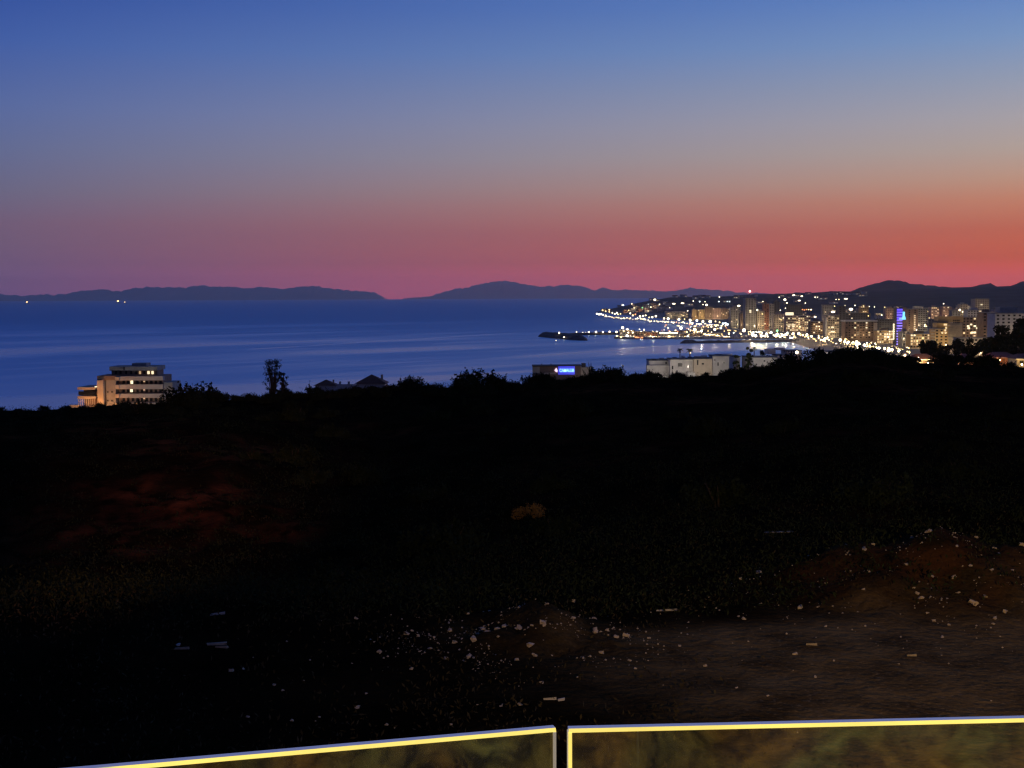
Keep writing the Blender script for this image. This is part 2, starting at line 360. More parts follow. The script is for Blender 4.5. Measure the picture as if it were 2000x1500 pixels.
mountain('mountain', [(790,583),(845,578),(880,566),(915,561),(940,554),(960,551),(987,548),(1005,552),(1025,555),(1055,559),(1085,559),(1108,556),(1145,560),(1160,567),(1182,563),(1200,566),(1260,567),(1300,569),(1345,563),(1400,566),(1450,572),(1510,573),(1560,580),(1620,584)], 43500, 2500, rockm, 4)
mountain('mountain', [(1540,583),(1600,578),(1650,574),(1680,562),(1710,553),(1735,548),(1760,548),(1785,555),(1800,556),(1840,559),(1870,565),(1900,560),(1925,553),(1934,552),(1948,561),(1962,563),(1980,556),(2000,549),(2040,540),(2120,536),(2250,545),(2400,560)], 8200, 1300, darkhill, 8, 0)

# ------------------------------------------------------------------ town buildings
GL = {}
def glow(parent, loc, power, m='ly'):
    k = (power, m)
    if k not in GL:
        l = bpy.data.lights.new('lamp_light', 'POINT'); l.energy = power; l.color = dict(lw=(1,.74,.42), ly=(1,.66,.28), lc=(.8,.92,1), lo=(1,.35,.1), lg=(.15,1,.3), lr=(1,.5,.4), lhot=(1,.38,.10), wh=(1,.86,.72))[m]; l.shadow_soft_size = .6; GL[k] = l
    o = bpy.data.objects.new('lamp_light', GL[k]); C.objects.link(o); o.parent = parent; o.location = loc
CUBE = {}
def cube(matname):
    if matname not in CUBE: CUBE[matname] = MB().box(-.5,.5,-.5,.5,-.5,.5).mesh('window', M[matname])
    return CUBE[matname]
LIT = ['litwarm', 'litwarm', 'litwhite', 'litdim']
def win(root, x, y, z, w, h, m): return link('window', cube(m), root, (x, y, z), sc=(w, .3, h))
def block(px0, px1, yt, d, wall, label, style='grid', lit=.12, cat='building', dep=16, name='apartment_building', group=None, ylow=700, pent=True, fh=3.1, bal='white', bay=3.6, ztrim=True, balmat=None, foot=1.0, footm='lw'):
    a, b = P(px0, yt, d), P(px1, yt, d); zt = (a.z+b.z)/2; cx = (a.x+b.x)/2; w = b.x-a.x
    zb = min(land(cx, d), land(cx, d+dep))-1.5
    zlow = max(zb+1.5, P((px0+px1)/2, ylow, d).z)
    e = empty(name, (cx, d, zb), label, cat, group)
    h = zt-zb
    MB().box(-w/2, w/2, 0, dep, 0, h).build('wall', M[wall], e)
    if ztrim: MB().box(-w/2-.3, w/2+.3, -.3, dep+.3, h, h+.7).build('roof', M['grey' if wall != 'dark' else 'dark'], e)
    if pent: MB().box(-w*.22, w*.16, dep*.3, dep*.8, h+.7, h+3.4).build('stair_tower', M[wall], e)
    nf = int((zt-zlow)/fh); nb = max(1, int(w/bay))
    for k in range(nf):
        z = h - fh*(k+1) + fh*.55
        if style == 'bands':
            MB().box(-w/2+.2, w/2-.2, -1.5, -.003, h-fh*(k+1)-.25, h-fh*(k+1)+.95).build('balcony', M[balmat or wall], e)
        for j in range(nb):
            x = -w/2 + (j+.5)*w/nb
            u = rng.random()
            if style == 'bands' and u > .75 and u > lit: continue
            win(e, x, 0, z+(.35 if style == 'bands' else 0), min(2.0, w/nb*.6), 1.5, rng.choice(LIT) if u < lit else 'glass')
    if foot:
        nl = max(1, int(w/28)); pw = foot*(h*h*6.2+1800)
        for i in range(nl):
            x = cx+(-w/2+(i+.5)*w/nl); y = d-max(10, h*.55); g_ = max(land(x, y), 2.0)
            l_ = link('foot_lamp', FOOT, None, (x, y, g_), 'small street lamp at the foot of a town block', 'street lamp', 'street lamps at the feet of the town blocks')
            glow(l_, (0, 0, 9.2), round(pw, -3), footm)
    return e, w, h, zb, cx
FOOT = MB().tube([(0,0,-1),(0,0,8)], .12, 4, 0).octa((0,0,8.4), .5, 1).mesh('foot_lamp', [M['pole'], M['ly']])
def litrow(e, pts, d, h, m='litwhite', w=3.0, hh=1.8):
    for px, py in pts:
        p = P(px, py, d-.4); win(e, p.x-e.location.x, -.35, p.z-e.location.z, w, hh, m)

# centre: seafront towers
T, *_ = block(1456,1477,583,2300,'grey','tallest grey tower on the seafront with a mast light on its roof','grid',.03,dep=22,pent=False,bay=4)
p = P(1466.5,577,2300); MB().box(-6,6,6,16,p.z-T.location.z-5,p.z-T.location.z).build('stair_tower', M['grey'], T)
MB().tube([(0,10,p.z-T.location.z),(0,10,P(1466,570,2300).z-T.location.z)], .35).build('mast', M['pole'], T)
MB().ball((0,10,P(1466,569,2300).z-T.location.z), 2.0).build('mast_light', M['lr'], [o for o in T.children if o.name.startswith('mast')][0])
litrow(T, [(1465.5,606.5),(1465.5,609.5)], 2300, 2, w=3)
block(1427,1446,600,2450,'grey','grey block just left of the tallest seafront tower','grid',.05)
block(1446,1457,612,2380,'brown','narrow brown block against the left side of the tallest tower','grid',.06)
block(1479,1493,608,2300,'cream','pale warm slab right of the tallest tower','grid',.06)
block(1492,1502,593,2330,'terracotta','slim orange brown tower lit from the street','bands',.04,bal='cream')
block(1503,1512,595,2360,'grey','slim grey tower beside the orange brown one','grid',.03)
block(1512,1523,590,2550,'dark','dark tower set back behind the green lit block','grid',.02)
block(1511,1535,614,2220,'cream','block with green light on its foot','grid',.04)
B, w, h, zb, cx = block(1535,1583,617,2150,'pink','long pink banded hotel with many lit windows','bands',.3,bay=3.2,pent=False,balmat='cream')
p = P(1543,613,2149); win(B, p.x-cx, 3, p.z-zb, 13, 4.5, 'litwhite')['label'] = 'white glowing roof sign'
for x in (1537,1546): litrow(B, [(x+i*2,635+((i*7) % 3)) for i in range(4)], 2150, 2)
block(1537,1567,595,2700,'dark','dark windowless block rising behind the pink hotel','slab',.0,pent=False)
block(1583,1612,628,2000,'brown','dark brown block between the pink hotel and the yellow banded tower','bands',.18)
B, w, h, zb, cx = block(1613,1639,616,1850,'cream','yellow lit tower with close balcony bands','bands',.2,bay=2.8,balmat='cream')
litrow(B, [(1626,620),(1626,639),(1625,647),(1628,648),(1622,650),(1628,655),(1628,659)], 1850, 2, w=3.2)
MB().box(-w/2-.8,-w/2+1.2,-2.2,-1.6,h*.1,h-3).build('corner_pier', M['white'], B)
block(1638,1652,598,1900,'dark','tall dark tower beside the yellow banded tower','slab',.0,pent=False)
B, w, h, zb, cx = block(1651,1712,629,1700,'brown','wide dark building under a pale roof slab','bands',.10,dep=20,pent=False,balmat='brown')
MB().box(-w/2-1,w/2+1,-2.2,20.6,h+.71,h+2.4).build('roof_slab', M['white'], B)
MB().box(w/2-4,w/2+.4,-2.6,-1.6,0,h-1).build('corner_pier', M['cream'], B)
block(1652,1700,612,2100,'dark','low dark block behind the wide building with pale slab','grid',.05,pent=False)
block(1713,1749,646,1600,'ochre','yellow lit balcony block left of the blue tower','bands',.42,bay=2.6,balmat='cream')
block(1712,1748,624,1900,'dark','dark block behind the yellow balcony block','grid',.02,pent=False)
block(1730,1750,602,2500,'pink','pinkish block on the skyline left of the blue tower','grid',.05)
block(1681,1697,598,2600,'ochre','small ochre block with a lit row of top windows','grid',.25)
block(1607,1628,596,2700,'grey','grey block behind the yellow banded tower','grid',.02,pent=False)
B, w, h, zb, cx = block(1752,1762,603,1550,'dark','blue lit tower with cyan sign near its top','slab',0,pent=False,dep=14)
for k in range(14):
    MB().box(-w/2-.1,w/2+.1,-1.2,-.05,h-2.2-k*3.05,h-.9-k*3.05+(.7 if k < 5 else 0)).build('neon_balcony', M['blue'], B)
p0, p1 = P(1761,600,1551), P(1770.5,600,1551)
MB().box(p0.x-cx,p1.x-cx,.5,13,0,p0.z-zb).build('stair_tower', M['brown'], B)
sgn = MB(); q = lambda x, y: P(x, y, 1549.5)-B.location
v = [q(1763.4,609),(q(1767.2,609)),q(1767.2,617),q(1763.4,617)]; sgn.add(v+[Vector(a)+Vector((0,.6,0)) for a in v], [(0,1,2,3),(4,7,6,5),(0,4,5,1),(1,5,6,2),(2,6,7,3),(3,7,4,0)])
v = [q(1764,617.2),q(1767.5,617.2),q(1769.5,624),q(1756,624),q(1757,621.5)]; sgn.add(v+[Vector(a)+Vector((0,.6,0)) for a in v], [(0,1,2,3,4),(9,8,7,6,5)]+[(i,i+5,(i+1) % 5+5,(i+1) % 5) for i in range(5)])
sgn.build('roof_sign', M['cyan'], B)
for k in range(9): win(B, p1.x-cx-9.2-6, -1.4, h-18-k*2.1, 1.7, 1.5, 'litwhite')
B, w, h, zb, cx = block(1771,1793,604,1900,'brown','brown tower with a vertical column of lit signs','grid',0,pent=False,bay=6)
for k in range(9): win(B, w*.21, -.7, h-9-k*2.6, 2.4, 1.7, 'litdim')
block(1793,1812,603,2100,'grey','plain grey slab right of the brown sign tower','slab',0,pent=False)
block(1778,1822,653,1450,'ochre','low yellow green balcony block below the brown tower','bands',.3,bay=3,balmat='cream')
block(1762,1778,648,1500,'grey','dim block at the foot of the blue tower','grid',.15)
B, w, h, zb, cx = block(1826,1852,643,1350,'ochre','ochre lit building with stepped top and open balconies','slab',0,pent=False,dep=18)
for k in range(9): MB().box(-w/2-3.2,-w/2-.01,-1,3,h-2.2-k*3,h-1.2-k*3).build('balcony', M['cream'], B)
for (a, b_, t, bt) in ((1830,1856,631,641),(1833,1882,618,629),(1852,1880,631,690)):
    p0, p1, p2 = P(a,t,1352), P(b_,t,1352), P(a,bt,1352)
    MB().box(p0.x-cx,p1.x-cx,2+(a-1830)*.05,16,max(0,p2.z-zb),p0.z-zb).build('upper_storey', M['ochre' if a < 1850 else 'cream'], B)
for yy in (641.2,629.4): 
    p0, p1 = P(1829,yy,1352), P(1851,yy,1352); MB().box(p0.x-cx,p1.x-cx,.3,15,p0.z-zb-.3,p0.z-zb+.6).build('cornice', M['dark'], B)
for k in range(7):
    p = P(1861,637+k*6,1351); MB().box(p.x-cx-6,p.x-cx+9,.2,2.5,p.z-zb,p.z-zb+1.1).build('balcony', M['cream'], B)
litrow(B, [(1845,634),(1848,634),(1848,640),(1846.5,645),(1847,650),(1840.5,650)], 1350, 2, 'litwarm', 1.7)
for i in range(4):
    for j in range(2): p = P(1864+i*3.4,626+j*4,1350); win(B, p.x-cx, 2, p.z-zb, 1.2, 1.4, 'glass')
block(1819,1834,600,2500,'pink','pinkish block on the skyline behind the ochre building','grid',.3)
block(1842,1858,599,2500,'pink','small pink block in front of the dark mountain','grid',.15)
block(1860,1876,606,2300,'grey','grey block with bright lamps on its roof line','grid',.1)
block(1876,1890,594,2400,'cream','pale slim tower with a rooftop tank left of the square tower','grid',.03)
B, *_ = block(1905,1932,584,2200,'cream','square tower standing highest on the right with one lit window','slab',0,pent=False,dep=22)
litrow(B, [(1917,595)], 2200, 2, w=2.6)
block(1890,1923,606,1800,'white','white block with two bright top windows','grid',.05)
B, *_ = block(1880,1921,620,1400,'brown','brown block with bright scattered lit windows','grid',.18,pent=False,fh=3.0)
litrow(B, [(1918,629.5),(1891,637),(1892,641),(1909,641),(1918,641),(1904,637),(1899,649.5),(1904,649.5),(1922,647.5)], 1400, 2, w=2.4)
block(1920,1944,611,1330,'brown','tall brownish block left of the white apartment block','bands',.05,balmat='brown')
B, w, h, zb, cx = block(1944,2040,613,1180,'white','large white apartment block with rows of dark windows','grid',.0,dep=20,pent=False,bay=4.4)
p0, p1 = P(1953,600,1184), P(1986,600,1184); MB().box(p0.x-cx,p1.x-cx,4,16,h+.71,p0.z-zb).build('penthouse', M['cream'], B)
block(1868,1945,661,1150,'cream','long low wall of houses below the brown blocks','grid',.1,pent=False,dep=8)

# left part of the town
block(1299,1346,609,3500,'cream','long low block on the beach front under the hill','bands',.05,dep=14,pent=False,balmat='grey')
for i, (a, b_, t, wl, lb) in enumerate(((1352,1361,605,'ochre','first of the tall beach blocks counted from the cape'),(1363,1376,605,'ochre','tall ochre beach block with a shadowed recess'),(1377,1392,600,'brown','brown beach block with a column of lit windows'),(1392,1408,602,'pink','pinkish beach block in the middle of the row'),(1408,1424,603,'brown','last beach block before the grey seafront blocks'))):
    block(a, b_, t, 3350, wl, lb, 'grid', .05, dep=18, pent=(i % 2 == 0))
block(1217,1227,606,4600,'terracotta','reddish building above the far beach','grid',.1)
block(1243,1256,604,4500,'terracotta','red brown building with a green sign above the far beach','grid',.05)
block(1174,1192,604,5250,'ochre','orange lit building out on the cape','grid',.3,dep=12)
for i in range(120):       # small blocks of the far town
    px = rng.uniform(1195, 1300) if i < 24 else rng.uniform(1290, 1960)
    d = rng.uniform(4300, 4900) if i < 24 else rng.uniform(2300, 3900)
    x = (px-1000)/F*d
    if float(sdist([x], [d])[0]) < 40: continue
    zt = land(x, d)+rng.uniform(8, 17); yt = EYE_Y - roll*(px-1000) + (H-zt)*F/d; wpx = rng.uniform(14, 30)/d*F
    block(px, px+wpx, yt, d, rng.choice(['cream','white','grey','brown','pink']), 'small town block half lost among brighter buildings and lamps', 'grid', .12, 'building', 10, 'town_block', 'small blocks of the far town', pent=False, bay=4.5, foot=.5 if i % 2 else 0)
def gable_house(x, y, z, w, dp, h, label, group, rz=0, wall='white', lit=1):
    e = empty('hillside_house', (x, y, z), label, 'house', group, rz)
    MB().box(-w/2,w/2,0,dp,-4,h).build('wall', M[wall], e)
    MB().add([(-w/2-.5,-.5,h),(w/2+.5,-.5,h),(w/2+.5,dp+.5,h),(-w/2-.5,dp+.5,h),(-w/2-.5,dp/2,h+2.6),(w/2+.5,dp/2,h+2.6)], [(0,1,5,4),(2,3,4,5),(1,2,5),(3,0,4),(3,2,1,0)]).build('roof', M['roof'], e)
    for i in range(3): win(e, -w/2+(i+.5)*w/3, 0, h*.55, w*.14, 1.6, rng.choice(LIT) if rng.random() < lit*.5 else 'glass')
    return e
for i in range(44):
    px = rng.uniform(1205, 1700); d = rng.uniform(4400, 5450); x = (px-1000)/F*d
    if float(sdist([x], [d])[0]) < 60: continue
    gable_house(x, d, land(x, d), rng.uniform(14, 30), 12, rng.uniform(5, 9), 'tiny house on the dark hillside behind the town', 'houses on the far hillside', rng.uniform(-.3, .3))

# ------------------------------------------------------------------ street lamps
LM = {}
def lamp(px, py, r, m, group, label, d=None, wide=1.0, name='street_lamp', cat='street lamp', power=None):
    if d is None: d = 50*F/max(py-EYE_Y+roll*(px-1000), 8)
    p = P(px, py, d)
    for _ in range(40):
        if p.z > land(p.x, d)+5 or d < 1200: break
        d *= .975; p = P(px, py, d)
    rm = r*d/F; zb = min(land(p.x, d), p.z-3)
    if land(p.x, d) < 0: zb = 2.0
    hgt = p.z-zb
    key = (m, round(rm, 1), round(wide, 1), round(hgt))
    if key not in LM:
        b = MB().ball((0,0,round(hgt)), rm, 1, wide, 6, 4)
        b.tube([(0,0,-1),(0,0,round(hgt)-rm*.8)], .18, 4, 0)
        LM[key] = b.mesh('street_lamp', [M['pole'], M[m]])
    o = link(name, LM[key], None, (p.x, d, p.z-round(hgt)), label, cat, group)
    if power is None and r >= 2.15: power = 5000
    if power is None and (m == 'ly' and rng.random() < .22): power = 3500
    if power: glow(o, (0, -rm-.3, round(hgt)), power, m)
    return o
G1 = ('lights on the far hillside', 'small lamp on the dark hillside behind the town')
for s in '1215,596 1217.5,596 1234,593.5 1238.5,601.5 1266,594.5 1270,593.5 1271,600 1288,594.5 1302,589 1308,601 1343,607 1354,588 1366.5,589 1377,589.5 1373,595 1385,602 1386,607 1405,580 1404,589 1420.5,589 1425,589 1443.5,608 1424,604 1453.5,595 1490,589 1522,580.5 1573,592 1592,580.5 1597,580.5'.split():
    x, y = map(float, s.split(',')); lamp(x, y, rng.uniform(.75, 1.1), rng.choice(['lw','lw','lc']), *G1, name='hillside_light', d=4800 if y < 600 else 4200)
for x, y, r, wd in ((1279,585.5,1.9,1.2),(1316,593.2,1.1,3.0),(1333,592.3,1.0,3.4),(1380,595.5,1.9,1.1),(1443,597.3,1.6,1.8),(1480,606,1.9,1.4),(1533,585.3,2.0,1.3),(1550,576.4,1.2,2),(1566,578.6,1.1,2.2),(1561,587,1.1,2.4),(1537,591.5,1.2,1)):
    lamp(x, y, r, 'lw', 'large floodlights on the far hillside', 'bright white floodlight among the hillside lamps', d=4600 if y > 584 else 5400, wide=wd, name='floodlight', cat='floodlight')
lamp(1254.5,601,.9,'lg','green lamp','small green light over the red brown building above the far beach',d=4480)
G2 = ('lamps of the right hand town', 'white street lamp between the blocks on the right of the town')
for s in '1633,585 1638.5,585 1630,598 1650.5,597 1670,596.5 1686.5,597.5 1698,598.5 1708,599.5 1728,600 1722,615.5 1696,617 1771.5,616.5 1771,631 1812,608.5 1815,621 1843,593 1867.5,602.5 1880,609 1806.5,634.5 1806,637 1524,606 1534,602 1530,621 1525.5,624.5 1489,613 1695,632.5'.split():
    x, y = map(float, s.split(',')); lamp(x, y, rng.uniform(.75, 1.05), rng.choice(['lw','lw','ly']), *G2, d=2400 if y < 615 and x > 1600 else 2100)
for x, y, r, wd in ((1652,583.5,.9,4),(1627,609,1.7,2.2),(1662,604,2.2,1.8),(1874.5,605.5,1.9,1.1),(1592,619,.9,3)):
    lamp(x, y, r, 'lw', 'large floodlights of the right hand town', 'wide white floodlight over the roofs on the right of the town', d=2050, wide=wd, name='floodlight', cat='floodlight')
for x in (1567,1571,1575,1579,1584): lamp(x, 605+rng.uniform(-.6,.6), 1.0, 'lo' if x < 1578 else 'ly', 'orange lamp row', 'lamp in the short orange row above the pink hotel', d=2600)
G3 = ('lamps along the far beach', 'bright lamp in the row along the far beach and cape')
for x, y, r, m in ((1166,613,1.6,'lw'),(1170,614,1.6,'lw'),(1174,613.6,1.7,'lw'),(1178,615,1.4,'lw'),(1183,616,1.2,'lw'),(1177,606,1.3,'ly'),(1183,608,1.2,'ly'),(1190,605,1.2,'ly'),(1190,609,1.1,'ly'),(1196,611,1.2,'lw'),(1201,613,1.3,'lw'),(1205,611,1.5,'lw'),(1207,614,1.2,'ly'),(1212,613,1.0,'ly'),(1228,606,1.0,'ly'),(1231,612,1.4,'lw'),(1236,616,1.6,'ly'),(1241,614,1.4,'lo'),(1250,618,1.7,'lw'),(1256,617,1.6,'lw'),(1261,616,1.2,'lw'),(1268,620,1.2,'ly'),(1274,619.5,1.7,'lw'),(1281,617.5,1.8,'lw'),(1297,622,1.6,'lw'),(1305,622.5,2.3,'lw'),(1326,624,2.3,'lw'),(1348,625.5,2.2,'lw'),(1361,626,2.1,'lc'),(1373,627.5,2.2,'lw'),(1387,628,2.8,'lw'),(1397.5,627.8,1.3,'ly'),(1405.5,629.5,1.3,'ly'),(1412,632,1.8,'lc'),(1417,631.5,1.9,'lc'),(1421,633.5,1.8,'lc'),(1408,640.5,2.0,'lc'),(1337,623.5,1.0,'ly')):
    lamp(x, y, r, m, *G3, name='beach_lamp')
G4 = ('lamps of the beach road', 'small yellow lamp strung along the road behind the far beach')
for i in range(60):
    t = i/59; x = 1180+t*240+rng.uniform(-2, 2); y = 618.4+t*15+rng.uniform(-1.2, 1.8)+(2.2 if t > .35 else 0)
    lamp(x, y, rng.uniform(.7, 1.1), rng.choice(['ly','ly','lw']), *G4, name='road_lamp', wide=rng.choice([1,1,1.8]), d=(H-7)*F/(y-EYE_Y+roll*(x-1000)))
G5 = ('lamps of the inner harbour', 'bright lamp around the inner harbour basin')
for x, y, r, m in ((1330,640.5,2.9,'lw'),(1357,644,3.0,'lw'),(1370,646.5,2.2,'lw'),(1396,643.5,2.2,'lw'),(1349,645,1.2,'ly'),(1305,640.5,1.2,'lw'),(1342,648.5,1.2,'ly'),(1383,646.5,1.0,'ly'),(1356,649.5,1.3,'ly'),(1343,657.5,1.9,'lc'),(1433,650,1.1,'lc'),(1374,638,1.2,'ly'),(1368,633,1.3,'lw'),(1381,635,1.2,'ly'),(1398,636.5,1.2,'ly'),(1422,645,1.1,'ly')):
    lamp(x, y, r, m, *G5, name='harbour_lamp', d=50*F/(y-EYE_Y+roll*(x-1000)) if y < 655 else 1945)
for i in range(20):
    x = 1375+i*2.6; y = 652.5+i*.33+rng.uniform(-1, 1.5); lamp(x, y, rng.uniform(.9, 1.6), rng.choice(['lw','ly','lw','ly']), *G5, name='harbour_lamp', d=2020)
G6 = ('dense lamps of the seafront promenade', 'one of the crowded white lamps along the bright seafront promenade')
for i in range(46):
    x = rng.uniform(1292, 1450); y = 634+(x-1292)*.09+rng.uniform(-7, 11); lamp(x, y, rng.choice([.6,.7,.9,1.1]), rng.choice(['ly','ly','lw','lo']), *G5, name='harbour_lamp', d=(H-9)*F/(y-EYE_Y+roll*(x-1000)), wide=rng.choice([1,1,2]))
lamp(1453,645,3.4,'lw','largest lamp','largest white floodlight left of the bright promenade cluster',d=1990,name='floodlight',cat='floodlight')
for i in range(52):
    x = 1462+i*1.75+rng.uniform(-1.5, 1.5); y = 651+rng.uniform(-4.5, 6)+(i*.07)
    lamp(x, y, rng.choice([.7,.9,1.1,1.4,1.8]), rng.choice(['lw','lw','lc','ly','ly']), *G6, name='promenade_lamp', d=52*F/(y-EYE_Y+roll*(x-1000)))
for x, y, r in ((1470,654,2.9),(1476,656,2.6),(1487,656,2.6),(1497,652,2.2),(1516,655,3.0),(1528,654.5,2.6),(1534,654,2.3),(1549,652,2.2),(1560,651.5,2.6)): lamp(x, y, r, 'lw', *G6, name='promenade_lamp', d=52*F/(y-EYE_Y+roll*(x-1000)))
lamp(1518,646,2.0,'lg','green floodlight','green floodlight at the foot of the cream block by the promenade',d=2100,name='floodlight',cat='floodlight')
G7 = ('lamps of the street below the right hand blocks', 'lamp in the bright street running under the right hand blocks')
for i in range(92):
    t = rng.random(); x = 1545+t*235; y = 655+t*29+rng.uniform(-6, 5.5)
    if x > 1660 and y < 668: y += 6
    lamp(x, y, rng.choice([.7,.8,1.0,1.3]), rng.choice(['lw','ly','ly','ly']), *G7, d=(H-8)*F/(y-EYE_Y+roll*(x-1000)), wide=rng.choice([1,1,1.6]))
for x, y, r in ((1576,654,2.4),(1585,657,2.0),(1599,660,1.4),(1611,662,2.6),(1641,664,2.8),(1650,667,2.4),(1655,670,2.2),(1673,668,2.8),(1676,672,2.4),(1688,674,2.3),(1700,676,2.6),(1717,680,2.3),(1736,684,3.6),(1742,683,2.8),(1728,681,2.2),(1755,686,2.0),(1675,680,1.5)): lamp(x, y, r, 'lw', *G7, d=(H-8)*F/(y-EYE_Y+roll*(x-1000)))

# ------------------------------------------------------------------ harbour
def mound(name, pts, w, h, label, cat, seed):
    v = []; n = len(pts)
    for i, (x, y) in enumerate(pts):
        a = Vector(pts[max(i-1,0)]); b = Vector(pts[min(i+1,n-1)]); t = (b-a).normalized(); s = Vector((-t.y, t.x))
        k = min(1, i/2.0+.15, (n-1-i)/2.0+.15) if name == 'rock_mound' else (min(1, i/2+.3))
        for u, zz in ((-1,-2.5),(-.75,.4),(-.4,.85),(0,1),(.4,.85),(.75,.4),(1,-2.5)):
            j = mnoise.noise((x*.08+u*3, y*.05, seed))*1.2 + mnoise.noise((x*.3+u*7, y*.2, seed+3))*.9
            v.append((x+s.x*u*w*k+j, y+s.y*u*w*k+j, (zz*h*k+j*.8) if zz > 0 else -2.5))
    f = [(i*7+j, i*7+j+1, (i+1)*7+j+1, (i+1)*7+j) for i in range(n-1) for j in range(6)]+[tuple(range(7))[::-1], tuple(range((n-1)*7, n*7))]
    return MB().add(v, f).build(name, M['rock'], None, label=label, cat=cat)
def seg(a, b, n): return [(a[0]+(b[0]-a[0])*i/n, a[1]+(b[1]-a[1])*i/n) for i in range(n+1)]
hd = lambda px, py, z=0: (onz(px, py, z).x, onz(px, py, z).y)
mound('rock_mound', seg((47,2085),(66,2010),6)[:-1]+seg((66,2010),(104,1868),9), 15, 7.8, 'dark rounded breakwater mound out in the water at the harbour mouth', 'breakwater', 3)
mound('breakwater', seg((78,2120),(420,2260),26), 9, 4.2, 'long low breakwater with a row of white lamps reflected in the basin', 'breakwater', 5)
mound('breakwater', seg((222,1745),(385,1790),20), 7, 3.0, 'dark thin breakwater nearest the viewer in front of the promenade', 'breakwater', 9)
mound('rock_mound', seg((220,1738),(246,1758),6), 10, 4.5, 'dark rounded tip of the nearest breakwater', 'breakwater', 12)
qx0, qx1 = 150, 420
MB().add([(150,1950,-3),(165,1932,-3),(420,1900,-3),(420,2110,-3),(230,2110,-3),(160,2020,-3),(150,1950,2.6),(165,1932,2.6),(420,1900,2.6),(420,2110,2.6),(230,2110,2.6),(160,2020,2.6)], [(6,7,8,9,10,11)]+[(i,(i+1) % 6,(i+1) % 6+6,i+6) for i in range(6)]).build('quay', M['concrete'], kind='structure')
MB().add([(x,y,z) for z in (-3,2.35) for x,y in ((262,2109),(424,2109),(452,2700),(405,2760),(335,2420),(275,2260))], [(6,7,8,9,10,11)]+[(i,(i+1) % 6,(i+1) % 6+6,i+6) for i in range(6)]).build('quay', M['concrete'], kind='structure')
for i, (a, b_, t, d, wl) in enumerate(((1322,1340,646.5,2180,'brown'),(1346,1366,645,2230,'grey'),(1372,1388,643,2300,'cream'),(1392,1410,641.5,2380,'brown'),(1352,1372,639.5,2500,'cream'))):
    block(a, b_, t, d, wl, ['low brown shed in the middle of the harbour lamps','low grey hall behind the brown harbour shed','low cream hall behind the big harbour floodlights','brown hall near the cool white lamps of the beach','cream shed at the back of the harbour'][i], 'grid', .3, dep=12, pent=False, bay=4)
G8 = ('lamps on the long breakwater', 'white lamp in the row on the long breakwater, its light streaking in the basin')
for x, y, r in ((1138,649.5,.9),(1144,650,1.0),(1150,648.5,1.5),(1158,650.5,.8),(1164,648.3,1.8),(1177.5,648.3,1.4),(1190.5,648,1.6),(1204,648.3,1.8)): lamp(x, y, r, 'lw', *G8, name='breakwater_lamp', d=2140)
G9 = ('lamps on the quay', 'lamp among the low buildings of the harbour quay')
for x, y, r, m in ((1216,640,2.5,'lw'),(1225.5,643,1.7,'lw'),(1227,649.5,1.3,'lw'),(1236,649.5,1.5,'lw'),(1242,649.5,1.2,'lw'),(1246,649.5,1.4,'lw'),(1251,649.5,1.2,'lw'),(1256,649.3,1.3,'lw'),(1249,643.3,1.0,'lw'),(1258,644,1.3,'lw'),(1225,656.5,2.7,'lc'),(1283,648,1.7,'lw'),(1249,653,1.2,'ly'),(1205,657,1.2,'ly'),(1213,658.5,1.6,'ly'),(1234,658,1.2,'ly'),(1238,657,1.0,'ly')): lamp(x, y, r, m, *G9, name='quay_lamp', d=1975)
for i in range(24): lamp(1262+i*3.4+rng.uniform(-1,1), 657.5+rng.uniform(-1,1.3), rng.uniform(.55,.8), rng.choice(['ly','lw','ly']), *G9, name='quay_lamp', d=1935)
for x0, x1, y0, m in ((1240,1259,659.3,'lo'),(1283,1298,659.3,'lo'),(1288,1326,650,'lw'),(1270,1290,652.5,'ly')):
    for i in range(int((x1-x0)/4)): lamp(x0+2+i*4, y0+rng.uniform(-.5,.5), 1.05, m, 'lit shop fronts on the quay', 'glowing shop front lamp on the harbour quay', name='shop_light', d=1930 if m == 'lo' else 1990, wide=2.0)
for i, (a, b_, t, d, wl) in enumerate(((1210,1222,645,1990,'grey'),(1223,1240,645.5,2000,'brown'),(1240,1262,648,1960,'brown'),(1262,1285,649.5,1965,'terracotta'),(1285,1327,652.5,1960,'white'),(1330,1372,652,1975,'brown'),(1374,1412,651,2030,'cream'))):
    block(a, b_, t, d, wl, ['small grey harbour office beside the tall quay lamp','dark quay building left of the row of small lamps','brown restaurant building with orange awning lights','reddish quay building in the middle of the basin','long white lit harbour hall','brown quay hall right of the white one','cream harbour building by the bright beach corner'][i], 'grid', .2, dep=10, pent=False, bay=4)
for x, y, r in ((1092,650,1.5),(1101.5,658.5,1.2),(1112,655.5,.9),(1115,657,.9),(1118,659,.9),(1086,665,.6),(1126,648.5,.9)): lamp(x, y, r, 'lw', 'lamps on the breakwater mound', 'small lamp on the dark breakwater mound at the harbour mouth', name='mound_lamp', d=1968)
